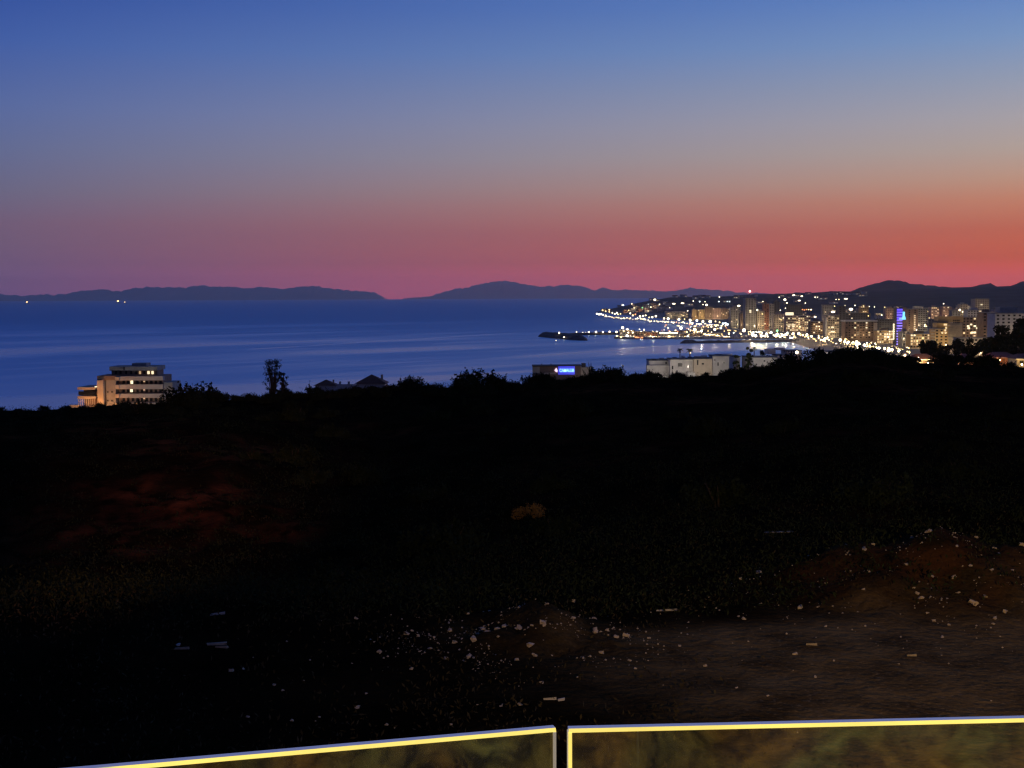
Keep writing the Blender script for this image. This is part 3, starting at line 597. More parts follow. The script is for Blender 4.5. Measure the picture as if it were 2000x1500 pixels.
# moored boats: low hulls along the quay
bh = MB().add([(-7,-2,0),(5,-2,0),(9,0,.4),(5,2,0),(-7,2,0),(-7,-2.3,1.8),(5,-2.3,1.9),(10,0,2.4),(5,2.3,1.9),(-7,2.3,1.8)], [(0,4,3,2,1),(5,6,7,8,9)]+[(i,(i+1) % 5,(i+1) % 5+5,i+5) for i in range(5)]).mesh('hull', M['hull'])
bc = MB().add([(-4,-1.5,1.9),(3,-1.5,1.9),(3,1.5,1.9),(-4,1.5,1.9),(-3.5,-1.2,4.2),(1.2,-1.2,4.2),(1.2,1.2,4.2),(-3.5,1.2,4.2)], [(4,5,6,7),(0,1,5,4),(1,2,6,5),(2,3,7,6),(3,0,4,7)]).mesh('cabin', M['white'])
for i in range(9):
    e = empty('moored_boat', (175+i*21, 1921-i*2.4, -.3), 'small boat moored along the foot of the quay', 'boat', 'boats moored at the quay', rng.uniform(-.2,.2))
    link('hull', bh, e); link('cabin', bc, e)
# far fishing boats with deck lights
for px, sc, lb in ((53,2.6,'lone lit boat on the horizon at the far left'),(231,3.2,'larger lit boat on the horizon in front of the left mountains'),(244,1.8,'smaller lit boat just right of the larger one on the horizon')):
    p = P(px, 588, 17000); e = empty('fishing_boat', (p.x, 17000, -.3), lb, 'boat', None, .2, sc)
    link('hull', bh, e); link('cabin', bc, e); MB().tube([(-1,0,4),(-1,0,10)], .15, 4).build('mast', M['pole'], e)
    MB().ball((-1,0,9), 2.6, 0, 1.5).build('deck_light', M['ly'], e)

# ------------------------------------------------------------------ apartment house on the left
D0 = 490.0
E = empty('apartment_house', (P(250,780,D0).x, D0, land(P(250,780,D0).x, D0)), 'stepped grey apartment house on the left with one wing lit orange', 'building')
def pb(name, x0, x1, y0, y1, f, bk, m, parent=None):
    a, b = P(x0, y0, D0), P(x1, y1, D0); o = E.location
    return MB().box(a.x-o.x, b.x-o.x, f, bk, b.z-o.z, a.z-o.z).build(name, M[m] if isinstance(m, str) else m, parent or E)
pb('wall', 229.2, 318.8, 735, 850, 1.5, 14, 'brown')
pb('wall', 207.6, 229, 742, 850, -.5, 14, 'grey')
ow = pb('wall', 193, 207.5, 742, 850, -2.2, 12, 'cream'); ow['label'] = 'end wall lit orange by a street lamp'; M['conc'] = mat('grey balcony render', (.48,.45,.41), .85, .12, .4)
pb('roof_terrace', 191.5, 229, 734, 741.8, -1.2, 12, 'brown')
for y0, y1 in ((735,742.5),(751,759.5),(769,776.5),(786.5,794)): pb('balcony', 228.6, 319.5, y0, y1, -.9, 1.48, 'conc')
for y0 in (735.6,751.6,769.5): pb('balcony_end', 227.4, 235, y0, y0+7, -1.6, -.92, 'cream')
for yc in (747,764,781):
    for x in range(237, 318, 9): pb('window', x, x+5, yc-3, yc+3.2, 1.35, 1.6, 'glass')
for x, y, m in ((255.5,747,'litwhite'),(255,763,'litwhite')): pb('window', x-2.6, x+2.6, y-3.2, y+3.2, 1.25, 1.3, m)
for y in (745.5,762,778.6): pb('window', 277.8, 281.5, y-1.3, y+1.3, 1.25, 1.3, 'litdim')
pb('wall', 319.6, 339, 747, 850, 0, 12, 'grey')
for x in (327.5,334.5): pb('window', x-1.2, x+1.2, 757.3, 760.3, -.15, .1, 'glass')
for x in (211.5,219.7):
    for y in (765.3,782.3): pb('window', x-1.3, x+1.3, y-1.6, y+1.6, -.65, -.4, 'glass')
pb('upper_storey', 213, 303, 724.2, 735, 3, 12, 'brown')
pb('roof_slab', 211, 305, 716.6, 724, 1.6, 13, 'grey')
pb('roof_box', 250, 278.5, 711, 716.5, 5, 11, 'grey')
pb('roof_notch', 238.3, 242, 717, 723, 1.4, 1.58, 'dark')
for x, m in ((285.8,'litwhite'),(293.8,'litwhite'),(269.2,'litdim'),(278,'glass'),(262,'glass'),(252,'glass'),(231,'glass'),(242,'glass'),(222,'glass')): pb('window', x-2, x+2, 725.5, 731.5, 2.8, 2.98, m)
pb('wing', 160, 193, 759, 850, 2, 11, 'brown')
pb('parapet', 155.5, 189, 755.6, 760.4, -2.5, 11, 'cream'); pb('parapet', 155.5, 191, 773, 778, -2.6, 11, 'cream')
pb('balcony_glass', 157, 189, 763.5, 771, -2.3, -2.2, 'glass')
for i in range(9): pb('column', 157+i*3.9, 158.1+i*3.9, 778.1, 794, -2.4, -2.0, 'white')
pb('ceiling_lamp', 189.5, 193, 753.6, 755.4, -2.8, -2.2, 'litwhite')
a = P(135,791,D0-6); b = P(158,795,D0-6)
MB().box(a.x,b.x,D0-6,D0-5.6,land(a.x,D0-6)-1,a.z).build('garden_wall', M['cream'], None, label='low garden wall left of the grey apartment house', cat='wall')
# street lamps standing in the road below, hidden from the eye by the ridge
def road_lamp(px, py, d, r, m, label, power=0, gm='lw'):
    p = P(px, py, d); g = land(p.x, d); e = empty('street_lamp', (p.x, d, g), label, 'street lamp', 'lamps in the road behind the ridge')
    MB().tube([(0,0,0),(0,0,p.z-g)], [.12,.07]).build('pole', M['pole'], e)
    MB().ball((0,0,p.z-g), r).build('lamp_head', M[m], e)
    if power: glow(e, (0,0,p.z-g+r+.15), power, gm)
    return e
ML = M['lhot'] = lampmat('lamp sodium', (1,.42,.11), 110); M['lhw'] = lampmat('lamp warm white', (1,.84,.66), 80)
road_lamp(176,810,D0-9,.30,'lhot','sodium lamp lighting the orange wing of the apartment house', 2200, 'lhot')
road_lamp(199,812,D0-9,.30,'lhot','sodium lamp lighting the orange end wall of the apartment house', 2600, 'lhot')
road_lamp(262,822,D0-26,.55,'lhw','warm lamp in the road in front of the apartment house balconies', 5500, 'wh')

# ------------------------------------------------------------------ houses with pyramid roofs
def pyr_house(px0, px1, ya, ye, d, label):
    a, b, t = P(px0, ye, d), P(px1, ye, d), P((px0+px1)/2, ya, d); w = (b.x-a.x)/2; g = land(t.x, d)
    e = empty('villa', (t.x, d, g), label, 'house')
    MB().add([(-w,-w*.8,a.z-g),(w,-w*.8,a.z-g),(w,w*.8,a.z-g),(-w,w*.8,a.z-g),(0,0,t.z-g)], [(0,1,4),(1,2,4),(2,3,4),(3,0,4),(3,2,1,0)]).build('roof', M['roof'], e); rf = e.children[0]
    MB().box(-w*.85,w*.85,-w*.65,w*.65,0,a.z-g).build('wall', M['white'], e)
    MB().box(w*.55,w*.68,0,w*.13,a.z-g,t.z-g-.1).build('chimney', M['cream'], rf)
    return e
pyr_house(614,660,741,752,430,'villa with the smaller dark pyramid roof behind the ridge')
pyr_house(694,758,731,748,420,'villa with the larger dark pyramid roof and a chimney')
for i, (a, b_, y0, y1, lb, wl) in enumerate(((655,700,750.5,758,'long low white wall joining the two pyramid roofed villas','white'),)):
    p, q = P(a,y0,428), P(b_,y1,428); g = land(p.x,428); e = empty('garden_wall', ((p.x+q.x)/2,428,g), lb, 'wall')
    MB().box((p.x-q.x)/2,(q.x-p.x)/2,0,.4,0,p.z-g).build('wall', M[wl], e)
    for x in (662,679): c0 = P(x,745,428.1); MB().box(c0.x-e.location.x,c0.x-e.location.x+.7,.02,.38,p.z-g+.002,c0.z-g).build('wall_pillar', M['white'], e)

# ------------------------------------------------------------------ sign building
d = 470.0
a, b = P(1040.5,715.5,d), P(1130,713,d); g = land(a.x, d)
SB = empty('sign_building', ((a.x+b.x)/2, d, g), 'low flat roofed building carrying a glowing blue sign', 'building'); o = SB.location
q = lambda x, y, dd=d: P(x, y, dd)-o
MB().box(a.x-o.x,b.x-o.x+.8,0,7,0,a.z-g).build('wall', M['brown'], SB)
MB().box(a.x-o.x-.05,P(1054,715,d).x-o.x,-.06,-.004,q(1040,729).z,q(1040,716.5).z).build('corner_panel', M['cream'], SB)
MB().box(a.x-o.x-.2,b.x-o.x+1,-.5,7.2,a.z-g+.004,a.z-g+.3).build('roof', M['dark'], SB)
for x in (1057.5,1075.5): MB().box(q(x,713).x,q(x+2,713).x,2,2.5,a.z-g+.305,q(x,711).z).build('roof_vent', M['grey'], SB)
MB().box(q(1054,728).x,q(1085,728).x,-1.2,-.004,q(1054,730.6).z,q(1054,728.2).z).build('balcony', M['cream'], SB)
SPN = MB().box(q(1090.2,719).x,q(1122.5,719).x,-.25,-.08,q(1090,731.5).z,q(1090,715).z).build('sign_panel', M['signb'], SB)
em = MB(); c0 = q(1086.5,723); r_ = .74
em.add([(c0.x-r_*.9,-.4,c0.z),(c0.x,-.4,c0.z+r_*1.1),(c0.x+r_*.6,-.4,c0.z),(c0.x+r_*.5,-.4,c0.z-r_),(c0.x-r_*.3,-.4,c0.z-r_*.7)]+[(c0.x-r_*.9,-.2,c0.z),(c0.x,-.2,c0.z+r_*1.1),(c0.x+r_*.6,-.2,c0.z),(c0.x+r_*.5,-.2,c0.z-r_),(c0.x-r_*.3,-.2,c0.z-r_*.7)], [(0,1,2,3,4),(9,8,7,6,5)]+[(i,i+5,(i+1) % 5+5,(i+1) % 5) for i in range(5)]).build('sign_emblem', M['signp'], SPN)
tx = bpy.data.curves.new('sign_letters', 'FONT'); tx.body = 'CAMALUB'; tx.size = 1.0; tx.extrude = .03; tx.offset = .02
to = bpy.data.objects.new('tmp', tx); C.objects.link(to); bpy.context.view_layer.update()
tm = bpy.data.meshes.new_from_object(to.evaluated_get(bpy.context.evaluated_depsgraph_get())); bpy.data.objects.remove(to)
n = len(tm.vertices); co = np.empty(n*3); tm.vertices.foreach_get('co', co); co = co.reshape(-1, 3)
x0, x1 = q(1091,0).x, q(1120,0).x; z0, z1 = q(1090,726.4).z, q(1090,720.2).z
mn, mx_ = co.min(0), co.max(0)
nc = np.stack([x0+(co[:,0]-mn[0])/(mx_[0]-mn[0])*(x1-x0), -.33-co[:,2], z0+(co[:,1]-mn[1])/(mx_[1]-mn[1])*(z1-z0)], -1)
tm.vertices.foreach_set('co', nc.ravel()); tm.materials.clear(); tm.materials.append(M['signw']); tm.update(); link('sign_letters', tm, SPN)
MB().box(q(1130,716).x,q(1156,716).x,1.0,6.5,0,q(1130,718).z).build('annexe', M['cream'], SB)
MB().box(q(1136.5,712).x,q(1144.5,712).x,2,4,q(1130,718).z+.004,q(1136,710).z).build('roof_tank', M['dark'], SB)

# ------------------------------------------------------------------ white houses
def white_house(px0, px1, yt, d, label, wall='white', wins=(), annex=()):
    a, b = P(px0, yt, d), P(px1, yt, d); g = land((a.x+b.x)/2, d); e = empty('white_house', ((a.x+b.x)/2, d, g), label, 'house'); o = e.location
    MB().box(a.x-o.x,b.x-o.x,0,10,0,a.z-g).build('wall', M[wall], e)
    MB().box(a.x-o.x-.12,b.x-o.x+.12,-.12,10.1,a.z-g+.003,a.z-g+.28).build('roof', M['dark'], e)
    for x, y, w, h in wins: p = P(x, y, d)-o; MB().box(p.x-w*KW/2,p.x+w*KW/2,-.08,.1,p.z-h*KW/2,p.z+h*KW/2).build('window', M['glass'], e)
    for x0, x1, y0, f in annex: p, q = P(x0, y0, d)-o, P(x1, y0, d)-o; MB().box(p.x,q.x,f*KW,f*KW+7 if f >= 0 else -.003,0 if f < 0 else a.z-g+.29,p.z).build('annexe' if f < 0 else 'roof_room', M[wall], e)
    return e
WH = 480; KW = 1.6
white_house(1268,1309,704.5,WH+6,'leftmost white house with a pale lit parapet',wins=((1313,712,.2,.2),(1276,719,.5,.6),(1292,719,.5,.6),(1301,709,.4,.4)),annex=((1262,1312,713,-1.5),))
white_house(1309,1355,702.5,WH,'white house with a square barred window and a chimney',wins=((1328.3,712.5,.95,.8),(1344,715,.3,.7),(1313.5,718,.35,.8)),annex=((1337.5,1341,697,2),(1340,1355,726,-2.2)))
white_house(1355,1391,701.5,WH-2,'ochre lit white house right of the barred window','cream',wins=((1362.5,708,.3,1.1),(1372.8,710.6,.5,.3)),annex=((1362,1384,697.5,1.5),))
white_house(1392,1424,696,WH+1,'tall white house with one narrow window left of the dark trees',wins=((1402.5,711,.28,.75),(1414,708,.4,.4),(1396,703,.25,.3)),annex=((1417,1434,693,2),))
for i, (x0, x1, yt, m) in enumerate(((1273,1281,701,'dark'),(1289,1297,699.5,'white'),(1315,1322,698,'dark'),(1345,1352,697,'dark'),(1372,1381,694.5,'white'),(1398,1409,692,'dark'))):
    p, q = P(x0, yt, WH+9), P(x1, yt, WH+9); MB().box(p.x, q.x, WH+9, WH+12, land(p.x, WH+9), p.z).build('roof_turret', M[m], None, label=['dark vent block on the leftmost white house','small white roof room on the leftmost white house','dark vent block over the barred window','dark vent block right of the chimney','white roof room above the ochre lit house','dark block on the tall white house'][i], cat='roof block')
white_house(1432,1446,697,WH+14,'dim white house half hidden behind dark trees')
white_house(1458,1472,698,WH+9,'narrow dim house against the large pinkish white wall','cream')
white_house(1472,1518,698.5,WH-6,'broad pinkish white wall with two small windows in its lower corners','white',wins=((1477.5,711.5,.25,.3),(1511.5,711,.25,.3),(1493,705,.35,.3)))
white_house(1518,1536,694.5,WH+4,'small stepped white house right of the broad wall','white',wins=((1524.5,695.8,.3,.6),),annex=((1505,1520,683,3),))
white_house(1536,1566,686,WH+20,'long grey white house running up to the bright lamp','white',annex=((1522,1537,681,2),))
white_house(1618,1655,688,WH-30,'low house behind the hump of the ridge','white')
white_house(1660,1694,689,WH-20,'pale house with a broad roof right of the ridge hump','cream')
road_lamp(1556.5,688.3,465,.55,'lw','white twin lamp beside the long grey white house')
road_lamp(1285,738,458,.5,'lhw','warm lamp in the road before the leftmost white house', 4800, 'wh')
road_lamp(1385,740,452,.5,'lhw','warm lamp in the road before the ochre lit white house', 4800, 'wh')
road_lamp(1490,736,448,.5,'lhw','warm lamp in the road before the broad pinkish wall', 7000, 'wh')

# ------------------------------------------------------------------ plants
def leaves(n, clumps, size, rg, flat=.8):
    ws = np.array([c[3]**2 for c in clumps]); idx = rg.choice(len(clumps), n, p=ws/ws.sum())
    c = np.array(clumps)[idx]; v = rg.normal(size=(n, 3)); v /= np.linalg.norm(v, axis=1)[:, None]; r = rg.random(n)**.45
    p = c[:, :3] + v*(r*c[:, 3])[:, None]*np.array([1, 1, flat])
    a = rg.normal(size=(n, 3)); a /= np.linalg.norm(a, axis=1)[:, None]; b = np.cross(a, rg.normal(size=(n, 3))); b /= np.linalg.norm(b, axis=1)[:, None]
    s = size*rg.uniform(.6, 1.5, n)[:, None]
    V = np.stack([p-a*s, p+b*s*.45, p+a*s, p-b*s*.45], 1).reshape(-1, 3)
    return V, np.arange(n*4).reshape(-1, 4)
def bush_mesh(seed, n=1400, w=1.2, h=1.0, size=.06, spikes=5):
    rg = np.random.default_rng(seed); cl = []
    for i in range(12):
        t = rg.uniform(0, 2*math.pi); r = rg.uniform(0, .8)*w; cl.append((math.cos(t)*r, math.sin(t)*r, rg.uniform(.25, .75)*h*(1-.4*r/w), rg.uniform(.22, .42)*w))
    for i in range(spikes):
        t = rg.uniform(0, 2*math.pi); r = rg.uniform(.1, .7)*w
        q_ = rg.normal(size=2)*.05
        for k in range(6): cl.append((math.cos(t)*r+q_[0]*k, math.sin(t)*r+q_[1]*k, h*(.55+.09*k), .11*w*(1-.13*k)))
    V, Fc = leaves(n, cl, size, rg); return npmesh('foliage', V, Fc, M['leaf'])
def stem_mesh(seed, h):
    rr = random.Random(seed); b = MB()
    for i in range(5):
        t = rr.uniform(0, 6.28); b.tube([(0,0,-.3),(math.cos(t)*.15,math.sin(t)*.15,h*.3),(math.cos(t)*.4,math.sin(t)*.4,h*.8)], [.05,.035,.012], 5)
    return b.mesh('stem', M['bark'])
BV = [(bush_mesh(i*3+1, 2400, 1.3, 1.0), stem_mesh(i, 1.0)) for i in range(5)]
def bush(px, py, d, sc, label, group='bushes along the ridge', v=None, sink=0):
    p = P(px, py, d); z = float(near_z(np.array([p.x]), np.array([d]))[0]) if d < 186 else land(p.x, d)
    e = empty('bush', (p.x, d, z-.1), label, 'bush', group, rng.uniform(0, 6.28), sc)
    f, s = BV[rng.randrange(5) if v is None else v]; link('foliage', f, e); link('stem', s, e); return e
sil = lambda x: np.interp(x, [a for a, b in RIDGE], [b for a, b in RIDGE])
GRP = 'dark scrub bushes crowning the ridge'
SEG = [(150,'left of the grey apartment house'),(340,'below the grey apartment house'),(500,'between the large bush and sparse tree'),(600,'around the foot of the lone sparse tree'),(770,'below the two pyramid roofed villas'),(1040,'around the tall ragged shrub'),(1165,'below the building with the blue sign'),(1265,'between the blue sign and the white houses'),(1540,'below the white houses'),(1765,'on the dark hump of the ridge'),(9999,'below the lit houses at the right')]
for i in range(215):
    px = -30 + i*9.7 + rng.uniform(-5, 5); d = rng.uniform(96, 106); w_ = next(t for a, t in SEG if px < a)
    bush(px, sil(px), d, rng.uniform(.35, .85)*(.75 if px < 330 else 1)*(1.15 if 1560 < px < 1750 else .5 if px > 1770 else 1), 'dark scrub bush in the ragged ridge line '+w_, 'scrub bushes '+w_)
for px, d, sc, lb in ((380,100,2.0,'large rounded black bush right of the apartment house'),(352,101,1.2,'bush on the left shoulder of the large rounded bush'),(412,102,1.2,'bush on the right shoulder of the large rounded bush'),(932,103,1.8,'tall ragged shrub crowning the middle of the ridge'),(900,104,1.1,'shrub left of the tall ragged one'),(962,104,1.2,'spiky shrub right of the tall ragged one'),(800,105,1.0,'pair of upright shrubs left of the ridge crest'),(1060,105,.9,'low bush left of the sign building'),(1185,100,1.3,'rounded bush hiding the right end of the sign building'),(1450,100,1.2,'dark bush before the dim white houses'),(1545,100,1.5,'dark bush on the hump of the ridge'),(1600,100,1.3,'dark bush left of the ridge top'),(1705,100,1.35,'dark bush on the right end of the hump'),(1655,102,1.3,'dark bush in the middle of the ridge hump'),(1776,103,.8,'dark bush right under the bright reddish lamp'),(1842,103,.95,'dark bush right of the glowing porch'),(1866,102,1.0,'dark bush left of the small orange lit house'),(1912,102,1.05,'dark bush right of the small orange lit house'),(1932,103,.9,'dark bush under the left end of the orange eaves'),(1972,102,.7,'dark bush under the right end of the orange eaves')):
    bush(px, sil(px), d, sc, lb)
# sparse tall tree on the left
def branch_tree(name, px, py_top, d, w, label, n=2600, seed=4, leafm='leaf', cl=None, size=.1, stems=4):
    p = P(px, py_top, d); g = land(p.x, d); h = p.z-g; e = empty(name, (p.x, d, g), label, 'tree'); rr = random.Random(seed); rg = np.random.default_rng(seed)
    b = MB(); clumps = []
    b.tube([(0,0,-.5),(.05*w,0,h*.3),(0,0,h*.55)], [.22,.17,.12], 7)
    for i in range(stems*4):
        t = rr.uniform(0, 6.28); k = rr.uniform(.45, 1.0); r = w*rr.uniform(.25, 1)*(1.15-.7*k if k > .75 else .75)
        q = Vector((math.cos(t)*r, math.sin(t)*r, h*k)); b.tube([(0,0,h*.35),tuple(q*.5+Vector((0,0,h*.28))),tuple(q)], [.09,.05,.02], 5)
        clumps.append((q.x, q.y, q.z, w*rr.uniform(.14, .30)))
        clumps.append((q.x*.75, q.y*.75, q.z*.9, w*rr.uniform(.10, .22)))
    b.build('trunk', M['bark'], e); V, Fc = leaves(n, clumps, size, rg); link('crown', npmesh('crown', V, Fc, M[leafm]), e); return e
branch_tree('sparse_tree', 532, 701, 150, 1.75, 'lone sparse tree on the ridge left of the pyramid roofs', 4200, 4, size=.075, stems=9)
branch_tree('sparse_tree', 552, 722, 150, 1.0, 'lower leafy side of the lone sparse tree, a smaller tree against it', 2400, 9, size=.075, stems=6)
branch_tree('cypress_tree', 604, 735, 200, .6, 'small upright tree left of the smaller pyramid roof', 900, 14, size=.07)
for px, yt, d, w, lb, n, sd in ((1985,628,500,12,'large dark pine at the right edge above the lit house',9000,21),(1955,640,502,8,'dark tree forming the left part of the pine mass at the right edge',5000,22),(2030,620,506,12,'dark pine cut by the right edge of the picture',6000,23),(1812,672,520,11,'broad dark tree in front of the yellow green balcony block',7000,24),(1838,677,518,6.5,'dark tree right of the broad one',3500,29),(1890,664,515,10,'dark tree below the brown block with lit windows',6000,25),(1925,668,510,9,'dark tree between the brown block and the pine',5000,26),(1862,683,520,7,'low dark tree behind the orange lit roof',3500,27),(1908,689,508,6,'low dark tree between the two lit houses on the right',3500,28)):
    branch_tree('pine_tree', px, yt, d, w, lb, n, sd, size=.5)
branch_tree('garden_tree', 1465, 678, 470, 3.0, 'dark tree behind the narrow dim house', 2500, 33, size=.24)
branch_tree('garden_tree', 1492, 684, 495, 4.2, 'dark round tree behind the broad pinkish wall', 3000, 34, size=.26)
branch_tree('garden_tree', 1440, 694, 470, 2.6, 'dark tree between the white houses', 2400, 35, size=.22)
def palm_tree(px, yc, d, label, seed, r=1.5):
    p = P(px, yc, d); g = land(p.x, d); h = p.z-g; e = empty('palm_tree', (p.x, d, g), label, 'palm tree'); rr = random.Random(seed)
    MB().tube([(0,0,-.5),(.1,0,h*.5),(0,0,h)], [.22,.16,.17], 8).build('trunk', M['bark'], e)
    for i in range(22):
        t = 6.283*i/22+rr.uniform(-.1, .1); el_ = rr.uniform(-.5, 1.2); L_ = r*rr.uniform(.8, 1.1); b = MB(); pts = []
        for k in range(6):
            s = k/5; rr_ = L_*s*math.cos(el_*(1-s*.6)); pts.append(Vector((math.cos(t)*rr_, math.sin(t)*rr_, h+L_*(s*math.sin(el_)-.55*s*s))))
        sd_ = Vector((-math.sin(t), math.cos(t), 0))
        for k in range(5):
            for j in range(3):
                a_ = pts[k].lerp(pts[k+1], j/3); ln_ = .36*r*(1-abs(k/5-.35)); f_ = (pts[k+1]-pts[k]).normalized()
                for sg in (-1, 1): b.add([a_, a_+f_*.09, a_+sd_*sg*ln_+f_*ln_*.6-Vector((0,0,ln_*.5))], [(0,1,2)])
        b.tube(pts, [.03,.028,.024,.02,.014,.006], 4); b.build('frond', M['palm'], e)
    return e
palm_tree(1328,683,545,'left one of the two palms above the white houses',1,1.5); palm_tree(1347,684,540,'right palm glowing orange from a lamp behind it',2,1.75)
road_lamp(1348.5,689.5,538.4,.2,'ly','orange lamp under the fronds of the right palm', 130, 'ly')
palm_tree(1473,680,530,'small palm behind the narrow dim house',3,1.3)
lamp(1370,681.3,1.3,'lc','buoy lights','lone white light on the water right of the palms',d=1500,name='buoy_light',cat='buoy')
# agave spikes right of the sign building
ag = empty('agave', tuple(P(1160,745,106).xy)+(land(P(1160,745,106).x,106)-.1,), 'spiky leaning agave right of the sign building', 'plant')
for i in range(9):
    t = rng.uniform(-.5,.5)-.25; l_ = rng.uniform(.9,1.7)
    MB().add([(i*.13-.6,0,0),(i*.13-.5,.03,0),(i*.13-.55+math.sin(t)*l_*.5,.03,l_*.55),(i*.13-.55+math.sin(t)*l_,0,l_),(i*.13-.62+math.sin(t)*l_*.5,-.03,l_*.55)], [(0,1,2,3,4),(4,3,2,1,0)]).build('leaf', M['leaf'], ag)

# scrub cover: tufts over the whole slope
def tufts(n, y0, y1, name, mname, size, per, dens, hgt=.35):
    yy = np.exp(nrng.uniform(math.log(y0), math.log(y1), n)); xx = nrng.uniform(-1, 1, n)*(.42*yy+2)
    cd, cr = cover(xx, yy); keep = nrng.random(n) < dens*(1-cd)*(1-.5*np.clip(cr*1.6, 0, 1)); xx, yy = xx[keep], yy[keep]
    zz = near_z(xx, yy); n = len(xx); rs = nrng.uniform(.5, 1.3, n)
    c = np.stack([xx, yy, zz+hgt*.35*rs], -1).repeat(per, 0); N = n*per; r_ = rs.repeat(per)
    p = c+nrng.normal(size=(N, 3))*np.array([.28, .28, hgt*.45])*r_[:, None]
    a = nrng.normal(size=(N, 3))*np.array([.6, .6, 1]); a /= np.linalg.norm(a, axis=1)[:, None]; b = np.cross(a, nrng.normal(size=(N, 3))); b /= np.linalg.norm(b, axis=1)[:, None]
    s = size*nrng.uniform(.6, 1.6, N)[:, None]
    V = np.stack([p-a*s, p+b*s*.35, p+a*s, p-b*s*.35], 1).reshape(-1, 3)
    link(name, npmesh(name, V, np.arange(N*4).reshape(-1, 4), M[mname]), label='low dark scrub covering the slope below the terrace', cat='scrub', kind='stuff')
tufts(7000, 26, 112, 'scrub', 'leaf', .042, 26, .9, .45)
tufts(2500, 17, 60, 'dry_grass', 'dryleaf', .035, 16, .7, .22)

for i in range(46):
    x, y = rng.uniform(-.4, .4), rng.uniform(36, 92); x *= y
    if -.36 < x/y < -.17 and 44 < y < 66 and i % 3: continue
    e_ = empty('bush', (x, y, float(near_z(np.array([x]), np.array([y]))[0])-.15), 'dim scrub bush standing on the dark slope below the ridge', 'bush', 'dim bushes on the slope', rng.uniform(0, 6.28), rng.uniform(.5, 1.3))
    f_, s_ = BV[rng.randrange(5)]; link('foliage', f_, e_); link('stem', s_, e_)
# lone round bush, mid slope; the light on it is painted into its leaves
M['yleaf'] = mat('lamplit yellow leaves', (.30,.17,.045), .9, .3, 3, spec=0)
YB = bush(1040, 928, 47, .55, 'small round yellowish bush alone in the middle of the dark slope', None, 2)
YB.children[0].data = YB.children[0].data.copy(); YB.children[0].data.materials[0] = M['yleaf']
# ------------------------------------------------------------------ stones, planks and litter
SV = []
for k in range(6):
    rr = random.Random(k+40); b = MB().ball((0,0,0), 1, 0, 1.0, 6, 4)
    b.v = [tuple(Vector(v)*(1+.85*(rr.random()-.5))) for v in b.v]; b.v = [(x*1.25, y, z*.7) for x, y, z in b.v]; SV.append(b.mesh('stone', M['stone']))
def gz(x, y): return float(near_z(np.array([x]), np.array([y]))[0])
def stone(x, y, r, label, group):
    o_ = link('stone', SV[rng.randrange(6)], None, (x, y, gz(x, y)+r*.3), label, 'stone', group, sc=r); o_.rotation_euler = (rng.uniform(-.4,.4), rng.uniform(-.4,.4), rng.uniform(0,6.28))
for i in range(165):
    x, y = rng.gauss(9.3, 2.2), rng.gauss(27.6, 1.3); stone(x, y, .012+.055*rng.random()**3.2, 'pale stone in the rubble of the right hand earth mound', 'stones on the right mound')
for i in range(95):
    x, y = rng.gauss(0, 1.1), rng.gauss(24.6, .9); stone(x, y, .014+.055*rng.random()**2.6, 'pale stone in the rubble of the small central mound', 'stones on the central mound')
for i in range(70):
    x, y = rng.uniform(-5, 9), rng.uniform(19, 27); stone(x, y, .012+.035*rng.random()**3, 'pale pebble lying loose on the dirt track', 'loose pebbles on the track')
def gravel(n):
    k = n//2; x = np.concatenate([nrng.normal(9.5, 2.6, k), nrng.normal(.2, 1.4, n-k)]); y = np.concatenate([nrng.normal(27.6, 1.7, k), nrng.normal(24.5, 1.0, n-k)])
    ok = (y > 18) & (nfbm(x, y, .9, 31) > .06); x, y = x[ok], y[ok]; z = near_z(x, y); n = len(x); r = .006+.022*nrng.random(n)**3
    b = np.array([(1,0,0),(-1,0,0),(0,1,0),(0,-1,0),(0,0,.8),(0,0,-.8)]); V = np.stack([x, y, z+r*.4], -1)[:, None, :] + (b[None]*(1+.5*(nrng.random((n, 6, 1))-.5)))*r[:, None, None]
    f = np.array([(0,2,4),(2,1,4),(1,3,4),(3,0,4),(2,0,5),(1,2,5),(3,1,5),(0,3,5)]); Fc = (np.arange(n)[:, None, None]*6+f[None]).reshape(-1, 3)
    link('gravel', npmesh('gravel', V.reshape(-1, 3), Fc, M['stone']), label='pale gravel strewn over the earth mounds and track', cat='gravel', kind='stuff')
gravel(3600)
def plank(px, py, z, l_, w, rz, m, label, cat, name):
    j_ = lambda: rng.uniform(-.3, .3)*w
    p = onz(px, py, H-6.55); e = MB().add([(-l_/2+j_(),-w/2+j_(),-.01),(l_/2+j_(),-w/2+j_(),-.01),(l_/2+j_(),w/2+j_(),-.01),(-l_/2+j_(),w/2+j_(),-.01),(-l_/2+j_(),-w/2+j_(),.02),(l_/2+j_(),-w/2+j_(),.035),(l_/2+j_(),w/2+j_(),.03),(-l_/2+j_(),w/2+j_(),.012)], [(0,3,2,1),(4,5,6,7),(0,1,5,4),(1,2,6,5),(2,3,7,6),(3,0,4,7)]).build(name, M[m], None, loc=(p.x, p.y, gz(p.x, p.y)+.03), label=label, cat=cat, rz=rz); return e
plank(424,1277,0,.34,.07,.1,'wood','pale broken plank lying on the dark slope at the left','plank','plank')
plank(434,1283,0,.24,.05,-.3,'wood','shorter plank beside the pale broken one','plank','plank')
plank(356,1287,0,.26,.05,.05,'wood','thin pale slat left of the planks','plank','plank')
plank(348,1280,0,.09,.08,.6,'plastic','crumpled white scrap beside the thin slat','litter','plastic_scrap')
plank(425,1215,0,.28,.07,.4,'concrete','dull grey slab above the planks','slab','concrete_slab')
plank(1074,1390,0,.2,.02,0,'plastic','thin white stick on the track in front of the panel gap','litter','plastic_stick')
